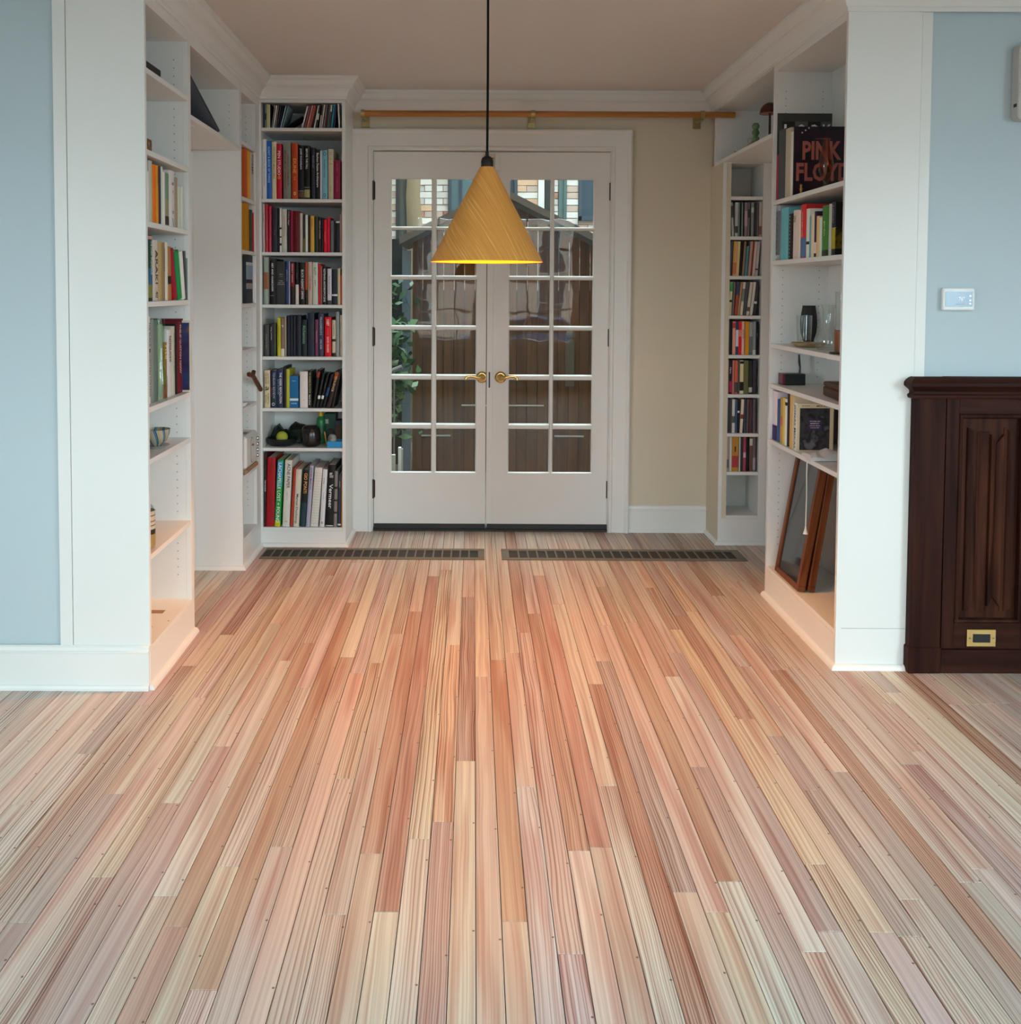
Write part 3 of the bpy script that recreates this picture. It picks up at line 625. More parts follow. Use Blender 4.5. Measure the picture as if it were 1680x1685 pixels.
for p in me.polygons:
    c = p.center
    if p.normal.dot(Vector((c.x, c.y, 0))) < 0 and p.normal.z < .5 or False: p.material_index = 1
    p.use_smooth = True
sh = bpy.data.objects.new('lamp_shade', me); COL.objects.link(sh); sh.parent = lamp
for e in me.edges:
    a, b = [vs[q] for q in e.vertices]
    if abs(a[2] - b[2]) < .002 : e.use_edge_sharp = True
MB().lathe([(.021, .345), (.0225, .350), (.0225, .372), (.019, .383), (.010, .389), (.0065, .391), (.0065, .405), (.0, .405)], 24).build('socket_cap', mat('black_bakelite', (.009, .009, .010), .5, spec=.25), lamp, smooth=40)
MB().tube([(0, 0, .40), (0.001, 0, .7), (0, 0, ZC - 1.5 - .02)], .0044, 8).build('cord', mat('black_cord', (.008, .008, .008), .85, spec=.1), lamp)
MB().lathe([(.05, ZC - 1.5 - .001), (.05, ZC - 1.5 - .02), (.045, ZC - 1.5 - .026), (0, ZC - 1.5 - .026)], 24).build('ceiling_rose', BLACK, lamp, smooth=40)
bulb = MB().lathe([(0, .240), (.014, .243), (.022, .254), (.023, .266), (.017, .282), (.012, .294), (.012, .330), (0, .330)], 20).build('bulb', mat('lit_bulb', (1, .8, .5), .4, emit=(1.0, .50, .13), es=18), lamp, smooth=60)
lp = bpy.data.lights.new('pendant_light', 'POINT'); lp.energy = 95; lp.color = (1.0, .395, .048); lp.shadow_soft_size = .028
lo = bpy.data.objects.new('pendant_light', lp); COL.objects.link(lo); lo.location = (LX, LY, 1.5 + .205)

# ------------------------------------------------------------------ built-in bookcases
HOLE = mat('pin_hole', (.42, .42, .41), .8)
def bookcase(label, origin, rz, W, D, x0, x1, zb, zt, H, shelves, th=.019, base=True, holes=(), bottom=None, left_panel=True, right_panel=True, stile_t=.02):
    """local frame: x along the front, y into the case, z up; front plane at y = 0"""
    r = empty('bookcase', origin, rz, label, 'bookcase')
    t = .018
    z0 = bottom if bottom is not None else 0
    if left_panel: MB().box(x0 - t, x0, .0205 if x0 > t + .004 else 0, D, z0, H).build('side_panel', SHELFM, r)
    if right_panel: MB().box(x1, x1 + t, .0205 if W - x1 > t + .004 else 0, D, z0, H).build('side_panel', SHELFM, r)
    MB().box(x0, x1, D - .012, D, z0, H).build('back_panel', SHELFM, r)
    if x0 > t + .004 or (x0 > .003 and not left_panel): MB().box(0, x0, 0, stile_t, z0, H).build('stile', WHITE, r)
    if W - x1 > t + .004: MB().box(x1, W, 0, stile_t, z0, H).build('stile', WHITE, r)
    if zt < H: MB().box(x0, x1, 0, stile_t, zt, H).build('header', WHITE, r); MB().box(x0, x1, stile_t, D - .012, zt, zt + .016).build('top_panel', SHELFM, r)
    for z in shelves:
        MB().box(x0 + .0008, x1 - .0008, .001, D - .0125, z - th, z).build('shelf', SHELFM, r, bev=.001)
    if base and zb > .03:
        MB().box(x0, x1, 0, .018, z0, zb - th - .0002).build('base_panel', WHITE, r)
    if holes:
        m_ = MB()
        for side, y in holes:
            xx = x0 + .0006 if side == 'L' else x1 - .0006; sg = 1 if side == 'L' else -1
            z = (shelves[-1] if shelves else zb) + .10
            while z < zt - .06:
                if all(not (-.024 < z - s_ < .008) for s_ in shelves):
                    m_.add([(xx, y + .0032 * math.cos(q * math.pi / 3), z + .0032 * math.sin(q * math.pi / 3)) for q in range(6)], [tuple(range(6)) if sg < 0 else tuple(range(6))[::-1]])
                z += .032
        if m_.v: m_.build('shelf_pin_holes', HOLE, r)['kind'] = 'stuff'
    return r
R90 = math.pi / 2
SK = .0140          # the left-hand run stands very slightly out of square
def xleft(y): return XL - SK * (y - YL)
SA = [2.153, 1.875, 1.628, 1.352, .985, .803, .468, .147]
bcA = bookcase('tall white open bookcase nearest on the left, behind the broad end panel', (XL, YL + .0175, 0), R90 + SK, .5305, .30, .0005, .4955, .147, 2.366, ZC, SA, holes=(('R', .055),), left_panel=False)
YA0 = YL + .0175
bcLB = bookcase('white cupboard bay bridging the opening on the left, above head height', (xleft(3.788), 3.788, 0), R90 + SK, .852, .265, 0, .832, 2.07, 2.361, ZC, [2.090], base=False, bottom=2.071, left_panel=False, holes=(('R', .05),))
SN = [2.127, 1.853, 1.589, 1.322, 1.091, .803, .463, .146]
bcN = bookcase('narrow white bookcase turned sideways in the far left corner', (xleft(4.6405), 4.6405, 0), R90 + SK, .43, .25, .019, .335, .146, 2.36, ZC, SN, holes=(('R', .05),))
SB = [2.255, 1.877, 1.593, 1.312, 1.032, .753, .537, .103]
XB0, YBC = -1.160, 5.0715
bcB = bookcase('tall white bookcase facing the room left of the french doors', (XB0, YBC, 0), 0, .468, .335, .022, .453, .103, 2.388, ZC, SB, th=.0175, holes=(('L', .05),), left_panel=True)
SD = [1.91, 1.694, 1.479, 1.263, 1.047, .831, .616, .403, .162]
YN = 5.1515
bcD = bookcase('narrow white disc bookcase set in the recess right of the doors', (XR + .002, YN, 0), 0, .268, .245, .022, .222, .162, 2.089, 2.093, SD, th=.0185)
bcRB = bookcase('white cupboard bay bridging the opening on the right, above head height', (XR, 5.312, 0), -R90, 1.021, .295, .0005, 1.003, 2.093, 2.400, ZC, [2.113], base=False, bottom=2.0935, left_panel=True, right_panel=False, holes=())
SR = [1.803, 1.534, 1.161, .980, .727, .143]
YR0 = 4.290
bcR = bookcase('tall white open bookcase on the right, behind the broad end panel', (XR, YR0, 0), -R90, .830, .268, .020, .8295, .143, 2.378, ZC, SR, holes=(('L', .05), ('L', .215)), right_panel=False)
# recessed light puck under the bridging bay on the left
pk = tag(MB().lathe([(.036, 0), (.036, -.006), (.030, -.010), (0, -.010)], 24).build('cabinet_light', mat('puck_white', (.7, .68, .64), .4), None, smooth=40), 'small round puck light under the bridging bay on the left', 'lamp')
pk.location = (-1.195, 3.93, 2.0705)

# ------------------------------------------------------------------ books
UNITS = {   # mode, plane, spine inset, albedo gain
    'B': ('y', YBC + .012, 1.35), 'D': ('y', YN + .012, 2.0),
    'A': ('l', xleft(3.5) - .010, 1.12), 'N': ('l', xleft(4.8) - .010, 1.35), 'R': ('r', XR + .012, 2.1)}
CN = {'black': '121214', 'charcoal': '34343a', 'grey': '7c7c7c', 'pale grey': 'b4b4b0', 'white': 'd6d4d0', 'cream': 'c2b898', 'tan': 'a28a66', 'brown': '6a5244', 'dark brown': '35261f', 'red': 'b0182a',
      'dark red': '64101a', 'pink': 'b49a94', 'orange': 'c0602c', 'amber': 'b98026', 'yellow': 'c0b040', 'olive': '5c5c2c', 'green': '2a7a42', 'dark green': '26342a', 'teal': '3f8088', 'pale blue': '7aa2b2',
      'blue': '1c58a4', 'navy': '1e2640', 'lilac': '9c94ac', 'plum': '6a3050', 'magenta': '86183c'}
def cname(h):
    a = np.array([int(h.lstrip('#')[i:i + 2], 16) for i in (0, 2, 4)], float)
    return min(CN, key=lambda k: ((a - np.array([int(CN[k][i:i + 2], 16) for i in (0, 2, 4)])) ** 2 * np.array([1, 1.2, .9])).sum())
ORD = ['', 'first', 'second', 'third', 'fourth', 'fifth', 'sixth', 'seventh', 'eighth', 'ninth', 'tenth', 'eleventh', 'twelfth', 'thirteenth', 'fourteenth', 'fifteenth', 'sixteenth', 'seventeenth', 'eighteenth', 'nineteenth', 'twentieth']
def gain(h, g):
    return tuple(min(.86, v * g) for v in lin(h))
def plane_pt(unit, px, z, inset=0):
    m, pl, g = UNITS[unit]
    if m == 'y':
        Y = pl + inset; py = 700
        for _ in range(4):
            p = on(1, Y, px, py); py = proj((p[0], Y, z))[1]
        return Vector(p)
    X = pl - inset if m == 'l' else pl + inset; py = 700
    for _ in range(5):
        p = on(0, X, px, py); py = proj((X, p[1], z))[1]
    return Vector(p)
def top_z(unit, px, py, inset=0):
    m, pl, g = UNITS[unit]
    if m == 'y': return float(on(1, pl + inset, px, py)[2])
    return float(on(0, (pl - inset) if m == 'l' else pl + inset, px, py)[2])
TXT = {}
def tmat(c, g):
    return mat('spine_lettering', gain(c, g), .5)
def book(unit, z, spec, label, group, kind='book', inset=0, depth=None, zlimit=None):
    px0, px1, pyt, c = spec[:4]; o = spec[4] if len(spec) > 4 else {}
    m, pl, g = UNITS[unit]; inset = inset + o.get('in', 0)
    dx = o.get('dx', 0)
    a, b = plane_pt(unit, px0, z, inset), plane_pt(unit, px1, z, inset)
    lo, hi, ax, sg = {'B': (-1.1365, -.7085, 0, 1), 'D': (1.3705, 1.5665, 0, 1), 'A': (YA0 + .002, YA0 + .494, 1, 1), 'N': (4.6615, 4.974, 1, 1), 'R': (3.462, 4.2685, 1, -1)}[unit]
    for q in (a, b): q[ax] = min(max(q[ax], lo), hi)
    if (b - a).length < .004: (a if (a[ax] - lo) * sg > (hi - lo) * .5 * sg and False else b)[ax] = min(max(a[ax] + .005 * sg, lo), hi)
    w_ = max((b - a).length - .0006, .003)
    zt = top_z(unit, (px0 + px1) / 2 + dx, pyt, inset)
    dz = max(zt - z - .001, .02)
    if zlimit: dz = min(dz, zlimit - z - .004)
    sh = 0
    if dx:
        c2 = plane_pt(unit, (px0 + px1) / 2 + dx, zt, inset); sh = (c2 - (a + b) / 2).dot((b - a).normalized())
    ang = math.atan2(sh, dz); h = dz / math.cos(ang) - abs(math.sin(ang)) * w_ * .5 * 0
    t = w_ * math.cos(ang)
    if abs(ang) > .02: h = (dz - t * abs(math.sin(ang))) / math.cos(ang)
    d = depth or min(max(.105, h * .76), .225)
    rz = {'y': 0, 'l': R90 + SK, 'r': -R90}[m]
    pivx = -t / 2 if ang > 0 else (t / 2 if ang < 0 else 0)       # mesh shift so that the pivot corner is at the origin
    org = (a + b) / 2
    dirx = (b - a).normalized()
    if ang: org = (b if ang > 0 else a)
    name = {'book': 'book', 'cd': 'compact_disc_case', 'dvd': 'disc_case'}[kind]
    hw = t / 2; cv = MB(); ct = min(.0022, t * .18); round_ = min(.004, t * .25) if (kind == 'book' and o.get('rs', 1)) else .0006
    if kind == 'book':
        out = [(-hw, d), (-hw, round_), (-hw * .6, round_ * .3), (0, 0), (hw * .6, round_ * .3), (hw, round_), (hw, d)]
        inn = [(hw - ct, d), (hw - ct, round_ + ct), (-hw + ct, round_ + ct), (-hw + ct, d)]
        poly = [(x + pivx, y) for x, y in out + inn]
        # U-shaped section as three strips of quads
        n = len(poly)
        V = [(x, y, 0.0) for x, y in poly] + [(x, y, h) for x, y in poly]
        F = [(i, (i + 1) % n, (i + 1) % n + n, i + n) for i in range(n)]
        caps = [(0, 1, 9, 10), (1, 2, 3, 4, 5, 8, 9), (5, 6, 7, 8)]
        F += [tuple(q)[::-1] for q in caps] + [tuple(q_ + n for q_ in q) for q in caps]
        cv.add(V, F)
    else:
        cv.box(-hw + pivx, hw + pivx, 0, d, 0, h)
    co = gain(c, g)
    bk = cv.build(name, mat('cover', co, o.get('rough', .5), spec=.3), None)
    bk.matrix_world = Matrix.Translation((org.x, org.y, z + .0008)) @ Matrix.Rotation(rz, 4, 'Z') @ Matrix.Rotation(ang, 4, 'Y')
    tag(bk, label, 'book' if kind == 'book' else ('disc case' if kind == 'dvd' else 'compact disc'), group)
    if kind == 'book':
        MB().box(-hw + ct + pivx, hw - ct + pivx, round_ + ct, d - .004, .003, h - .003).build('pages', PAGES, bk)
    for i, (z0, z1, bc) in enumerate(o.get('bands', ())):
        k = .0006 + round_ * 0
        MB().prism([(x * 1.004 + pivx, y - k) for x, y in ([(-hw, round_), (-hw * .6, round_ * .3), (0, 0), (hw * .6, round_ * .3), (hw, round_)] if kind == 'book' else [(-hw, 0), (hw, 0)])] + [(hw + pivx, round_ + .0003), (-hw + pivx, round_ + .0003)], h * z0, h * z1).build('spine_band', mat('cover', gain(bc, g), .5, spec=.3), bk)
    tt = o.get('t')
    if tt:
        for (txt, tc, f0, f1, wd, off) in tt:
            L_ = h * (f1 - f0)
            lettering(txt, tmat(tc, g), bk, (pivx + off * t, -.0012, h * (1 - (f0 + f1) / 2)), (0, 0, -1), (1, 0, 0), L_, t * wd)
    for (txt, tc, fz, hh, wd) in o.get('ht', ()):       # lettering set across the spine
        lettering(txt, tmat(tc, g), bk, (pivx, -.0012, h * (1 - fz)), (1, 0, 0), (0, 0, 1), t * wd, hh)
    return bk
def row(unit, z, items, place, kind='book', inset=0, depth=None, zlimit=None, rowpat=None):
    items = sorted(items, key=lambda s: s[0]); n = len(items)
    out = []
    noun = {'book': 'book', 'cd': 'CD case', 'dvd': 'disc case'}[kind]
    for i, s in enumerate(items):
        o = s[4] if len(s) > 4 else {}
        k = i + 1; frm = 'left'
        if k > (n + 1) // 2: k = n - i; frm = 'right'
        pos = ('leftmost' if frm == 'left' else 'rightmost') if k == 1 else '%s from %s' % (ORD[k], frm)
        look = o.get('l') or cname(s[3])
        lab = '%s %s, %s on the %s' % (look, noun, pos, place)
        out.append(book(unit, z, s, lab, '%ss on the %s' % (noun, place), kind, inset, depth, zlimit))
    return out
def T(txt, c='e8e4dc', f0=.1, f1=.9, wd=.5, off=0): return (txt, c, f0, f1, wd, off)

# --- back bookcase, top shelf of compact discs
P1 = [(428, 432, 171, '8f8684'), (432.2, 436, 171, '23252b'), (436.1, 438.3, 172, '6f6a62', {'bands': [(.35, .62, '222222')]}), (438.8, 442, 171, 'a8a876'), (442.2, 444.4, 172, 'c2bf9e'), (444.6, 446.4, 172, '101014'),
      (446.6, 447.8, 173, '77777a', {'dx': 5}), (449.1, 450.9, 173, 'c5c8c4', {'dx': 5.2}), (452.2, 453.8, 173, '6e6c68', {'dx': 5.2}), (455, 457.4, 173, '2a2833', {'dx': 6}), (458.2, 459.8, 173, '1c2030', {'dx': 7}),
      (460.7, 462.5, 174, '7d99a5', {'dx': 9}), (463.6, 465.8, 174, '65757a', {'dx': 10}), (466.3, 467.8, 190.5, '19191b', {'dx': 31, 'l': 'black steeply slanting'}),
      (495.9, 498.2, 174, 'c6c0b8', {'dx': 9.3}), (498.4, 499.9, 174, '202022', {'dx': 9}), (500.2, 501.9, 174, '6c6060', {'dx': 8.8}), (502.3, 504.3, 173, '8c1426', {'dx': 9}), (504.6, 506.4, 173, 'b09a90', {'dx': 9}),
      (507, 509.2, 173, 'a0503c', {'dx': 9.4}), (509.5, 511.5, 173, '8c4038', {'dx': 9.4}), (512.4, 515, 173, '161414', {'dx': 8.6}), (515.9, 518, 173, 'b6bab2', {'dx': 7.4}), (518.6, 521.8, 172, '26242c', {'dx': 6.4, 'bands': [(.35, .62, 'b0a8a0')]}),
      (525, 527, 172, 'b8b8b0', {'dx': 4.8, 'bands': [(.55, .99, '1c1c1e')]}), (528, 530, 172, 'c2b4b0', {'dx': 5}), (531.6, 534.3, 172, '6e5a5a', {'dx': 4.7}), (534.8, 537.4, 172, '2c2626', {'dx': 4.5}), (538, 540.4, 172, '55565a', {'dx': 4}),
      (541, 543.4, 172, '3c3c40', {'dx': 3.6, 'bands': [(.7, .99, 'c4c4bc')]}), (544, 547.2, 171, '2a7286', {'dx': 4.5}), (548.4, 550.6, 171, '2c2a44', {'dx': 3.6}), (557.4, 559.6, 170.5, 'c0c4c4', {'dx': -2})]
row('B', SB[0], P1, 'top shelf of the back bookcase', 'cd', depth=.125)
P2 = [(427.8, 438.6, 229, 'c9c9cc', {'t': [T('Sophie Taeuber-Arp: Tours in Formation', '202020', .05, .95, .30)]}),
      (438.7, 446.9, 232, '1d56a8', {'t': [T('KUNST & BOOK OF THINGS', '9fc4e8', .10, .72, .42)]}), (447.4, 454.7, 233.7, 'c8bd98', {'t': [T('THE CHILD OF SMILE A SMILE', '7a7030', .08, .64, .42)]}),
      (455.2, 463.5, 236.3, 'b0102e', {'t': [T('PEN STUDIO', 'f0dcc8', .13, .57, .55), T('o', 'd8a030', .585, .64, .55)]}),
      (466, 478.5, 233, '76786f', {'t': [T('HARALD SZEEMANN', '702018', .22, .77, .22, .17), T('MUSEUM OF OBSESSIONS', '702018', .16, .82, .22, -.2)]}),
      (480, 490, 235.3, 'a8401a', {'t': [T('DUNE', 'd8a040', .28, .54, .5), T('I I', 'd8a040', .60, .66, .3), T('o', 'f0c060', .87, .93, .4)]}),
      (490.5, 499.8, 239, '0c0c0d', {'t': [T('JOSEF KOUDELKA', 'e8e8e4', .06, .45, .38)], 'bands': [(.03, .13, '5c3428'), (.145, .155, '8c8c88')]}),
      (500.3, 509.7, 239.4, '0e0e0e', {'t': [T('BEFORE THE FALL', 'e8e8e4', .06, .44, .36)], 'bands': [(.03, .18, '8c8458'), (.215, .225, '8c8c88')], 'l': 'black gold-footed'}),
      (512.3, 518.5, 243, '2b2e36', {'t': [T('MODERN ART', '70747c', .15, .4, .45)]}), (519, 526.7, 246, '131316', {'t': [T('Bauhaus Dessau Architecture', 'd8d8d8', .07, .76, .5)]}), (526.8, 529.4, 248, 'c8c8c8'),
      (529.5, 538.8, 246.7, '6fa3b5', {'t': [T('The Language of Design', '1c4456', .18, .56, .32), T('O', '1c4456', .04, .12, .6), T('O', '1c4456', .88, .95, .5)]}),
      (539.8, 548.5, 245, 'b3ab94', {'ht': [('THE', '3c3428', .08, .004, .5), ('ART', '3c3428', .11, .004, .5), ('OF', '3c3428', .20, .005, .3), ('FORM', '3c3428', .30, .004, .6)], 't': [T('editions', '504838', .68, .9, .2)]}),
      (548.6, 560.4, 263.8, '7a1838', {'t': [T('collected essays', 'a86878', .06, .28, .16), T('on modern building', 'a86878', .4, .82, .16)]})]
row('B', SB[1], P2, 'second shelf of the back bookcase', zlimit=SB[0] - .02)
P3 = [(432.3, 435.8, 336, 'b0aaa4', {'t': [T('notes on painting', '504848', .06, .5, .4)]}), (436.2, 441.4, 336, '9c1022', {'rough': .2}), (441.6, 447, 339, 'a01c38', {'rough': .25}), (447.9, 456.4, 341.5, '24262f', {'t': [T('the city', '505460', .5, .62, .4)]}), (456.6, 460, 342, '0e0e0e'),
      (460.1, 463.4, 342.3, 'dcdcdc', {'bands': [(.15, .2, '101010'), (.33, .36, '101010'), (.52, .56, '101010')]}), (463.8, 472, 344, 'b0b0a6', {'t': [T('a book of ruined things', 'a8403c', .13, .67, .28)]}),
      (473, 477.2, 345.4, '18161a', {'t': [T('Cabinet Magic', 'd0b0b0', .03, .36, .7)]}), (477.3, 482.3, 346, '7c1238'), (482.4, 492.8, 347, '5a0a10', {'t': [T('A Short History', '7c2c2c', .1, .7, .3)]}), (493.2, 498, 350.5, 'b7aba6'),
      (498.4, 502.1, 352.7, '2a2722', {'bands': [(0.0, .36, '5c5a20')]}), (502.2, 506.6, 353.6, 'd4d8d4', {'rough': .2}), (506.7, 510, 354, '1c140e'), (510.4, 517, 354.9, 'c4963c', {'t': [T('typography', '604818', .08, .3, .4)]}),
      (517.4, 523.8, 355.7, '2a3126'), (524.3, 528.1, 357.4, '2e2324', {'t': [T('BERLIN STORIES', 'c0a8a8', .1, .62, .6)]}), (528.6, 532, 358.3, '1a181e'), (532.5, 537.9, 361.3, 'c8142e', {'t': [T('revolution', 'd87080', .35, .7, .4)]}), (538, 542.8, 357.4, 'c21834'),
      (543.7, 549.2, 363, '5c6266'), (549.3, 552.2, 363, '141616'), (552.3, 558.6, 363, '1c2424', {'bands': [(.93, .98, 'd8dcdc')]}), (558.8, 562.4, 352.3, 'a2857a')]
row('B', SB[2], P3, 'third shelf of the back bookcase', zlimit=SB[1] - .02)
P4 = [(434, 441.7, 423, '8a968c', {'bands': [(.32, .68, '94603c')], 't': [T('HAVANA', '6a3420', .34, .66, .5)]}), (441.8, 443.1, 424, '77726a'), (443.6, 453.4, 428.2, '0e0c0d', {'t': [T('ART AND ANARCHISM', 'e4e0dc', .06, .70, .32)], 'ht': [('penguin', 'a8a4a0', .80, .004, .6)]}), (453.5, 455.9, 426, '1a1618'),
      (456, 469.5, 430, '2f3030', {'ht': [('Alfred', '9c9c98', .30, .005, .42), ('Loos', '9c9c98', .35, .004, .7), ('Essays', 'b8b8b4', .45, .005, .45), ('Some Time', 'b8b8b4', .49, .005, .75), ('Hereafter', 'b8b8b4', .53, .005, .9)], 'rs': 0}),
      (469.9, 474.9, 429.5, '243a66', {'t': [T('political theory', '9cacc8', .12, .55, .4)]}), (475, 477.2, 429.5, '9b97b4'), (477.7, 484.6, 430.8, '1c1416', {'bands': [(.42, .97, '741418')], 't': [T('REVOLT TODAY', 'c8bcb4', .02, .52, .3)]}),
      (485.9, 491.5, 431.2, '141417', {'bands': [(0, .47, 'c4bcb4')], 't': [T('debts', '8c3048', .25, .4, .4)]}), (492.3, 501.4, 432, '121010', {'t': [T('BLACK AGAINST EMPIRE', 'e8e4e0', .17, .87, .42, .1)], 'bands': [(.2, .55, '3c1418')]}),
      (501.8, 506.1, 432, 'a04428', {'bands': [(0, .35, '20140e')]}), (506.6, 513.5, 430.8, 'b39f94', {'t': [T('QUIET WOMEN', 'a03834', .33, .67, .55)]}), (514.3, 523, 431.7, 'b9bfb2', {'t': [T('ELLIOTT', '30342c', .12, .30, .38), T('paper', '30342c', .41, .58, .25)]}),
      (523.4, 527.3, 434, 'b0182c'), (527.4, 530.3, 437.7, '8f5a50'), (530.7, 537.2, 438.6, '111111', {'t': [T('REITBARK-ANTHROPOCENE', 'c8d0cc', .06, .93, .5)]}), (538.5, 545.4, 442, 'c4c0cc', {'bands': [(0, .12, '44444c')], 't': [T('Black folk theory and', '4c4a54', .08, .84, .32)]}),
      (545.8, 555.2, 442.9, '1e222a', {'bands': [(.245, .295, 'd4d4d0')]}), (555.3, 560, 441.6, 'c0b498'), (560.1, 563.8, 452.4, 'b8562c')]
row('B', SB[3], P4, 'fourth shelf of the back bookcase', zlimit=SB[2] - .02)
P5 = [(434.3, 442.6, 534.3, '3a3a3a', {'t': [T('Bending the Bow', '787874', .3, .75, .3)]}), (442.7, 450.4, 532.6, '18181a', {'t': [T('being | and time', 'b0b0ac', .1, .5, .34)]}), (450.5, 453.9, 532, '43463e'), (456, 461.7, 522.7, 'b2ae24', {'t': [T('hegemony and strategy', '70701c', .15, .8, .4)]}),
      (462, 467.7, 523.6, '7c6656', {'bands': [(0, .2, 'd0c8bc')], 't': [T('P', 'e8e4d8', .18, .24, .6)]}), (468.2, 471.2, 521.8, '968a78'), (471.6, 477.1, 519.2, '171c28', {'l': 'navy set'}), (477.2, 481.9, 519.2, '181d29', {'l': 'navy set'}), (482, 486.6, 519.2, '171c28', {'l': 'navy set'}), (486.7, 495.3, 519.2, '161b27', {'l': 'navy thicker set'}),
      (496.2, 504.8, 526, '14201c', {'t': [T('Alchemists', '6c9c84', .15, .65, .55)]}), (506, 517, 515, '1f2433'), (518.2, 523.4, 525.7, '6a3550', {'t': [T('plums and politics', 'c8a0b4', .08, .85, .35)]}), (523.8, 532.4, 516.2, '33374a', {'t': [T('CIVIL WAR', 'c0c4cc', .6, .83, .3), T('FRAGMENTS', 'a4a8b8', .08, .5, .35)]}),
      (534.2, 545, 521.8, 'c00a14', {'t': [T('DEBT', 'f0d8d0', .06, .22, .38), T('the first years', 'e08070', .28, .46, .2), T('DAVID GRAEBER', 'f0c8c0', .5, .9, .3)]}), (546.3, 552.3, 526.6, 'b8ae98', {'bands': [(0, .1, '202820'), (.41, .48, '303028')], 't': [T('pragmatism', '605848', .1, .48, .4)]}),
      (552.7, 558.3, 513.2, '82888a'), (559.4, 564, 518.4, 'b4ac98', {'t': [T('living room', '605848', .1, .35, .35), T('sugar town', '504840', .55, .85, .35)]})]
row('B', SB[4], P5, 'fifth shelf of the back bookcase', zlimit=SB[3] - .02)
P6 = [(435, 444.4, 609.3, 'c0b090', {'t': [T('THE SAVAGE', '181410', .06, .36, .24, -.2), T('DETECTIVE', '181410', .08, .36, .24, .2), T('ROBERTO', '181410', .62, .9, .24, .2), T('BOLANO', '181410', .66, .88, .24, -.2), T('a', '181410', .42, .56, .6)]}),
      (444.9, 454.8, 609.7, '1d2438', {'t': [T('TEHRAN REVIEW', '8c98a8', .05, .75, .36, .1), T('FEMINISM', '8c2c44', .4, .75, .18, -.28), T('o', 'a0acb8', .86, .95, .5)], 'bands': [(.1, .25, '16302c')]}), (455.2, 465.6, 608.4, '1e2a48', {'t': [T('THE GREEK REVOLUTION', 'e0e0e4', .07, .88, .36, .14), T('MARK MAZOWER', '7c88a4', .25, .65, .2, -.25)]}),
      (466.4, 470.6, 603, '17151a', {'t': [T('wretched days', '644850', .15, .75, .4)]}), (470.7, 476.7, 607.5, 'a0a030', {'depth': 1}), (476.8, 491, 618.8, '145a8c', {'ht': [('Kitchen', 'a8c8e0', .15, .005, .45), ('NOTES', 'd0d8dc', .745, .007, .6), ('o o o', 'c8dce8', .86, .007, .6)], 'bands': [(.225, .295, 'c8d0d4')], 'rs': 0}), (493.2, 506.4, 611.4, 'c9c3c0', {'ht': [('* .', '302c2c', .22, .004, .3), ('. *', '302c2c', .5, .004, .3), ('* .', '302c2c', .64, .004, .3), ('.', '302c2c', .78, .003, .1)]}),
      (506.6, 513, 610.6, '121012', {'t': [T('The Complete Short Fiction', 'c4b070', .04, .6, .42), T('Harris Grove', 'd8d8d4', .64, .92, .42)]}), (513.4, 518.2, 608.4, '1a1414', {'dx': 9, 'bands': [(.8, .95, '8c2c20')]}), (519, 523.4, 614.4, '161618', {'dx': 11, 'bands': [(.26, .36, 'd8d8d4')], 't': [T('the theory of forms', '6c6c6c', .05, .6, .3)]}),
      (524.3, 528.6, 614.8, '151517', {'dx': 13, 'bands': [(.26, .36, 'd8d8d4')], 't': [T('city of words', '6c6c6c', .08, .6, .3)]}), (529.4, 534.2, 615.3, '14161c', {'dx': 15, 'bands': [(.35, .6, '243c6c')]}), (535.6, 543.2, 611, '241a16', {'dx': 16, 'bands': [(.8, .99, '8c4420')], 't': [T('VIOLENCE', 'c4a478', .12, .55, .45)]}), (544.6, 548.8, 608.5, '201a18', {'dx': 13})]
for s in P6:
    if len(s) > 4: s[4].pop('depth', None)
row('B', SB[5], P6, 'sixth shelf of the back bookcase', zlimit=SB[4] - .02)
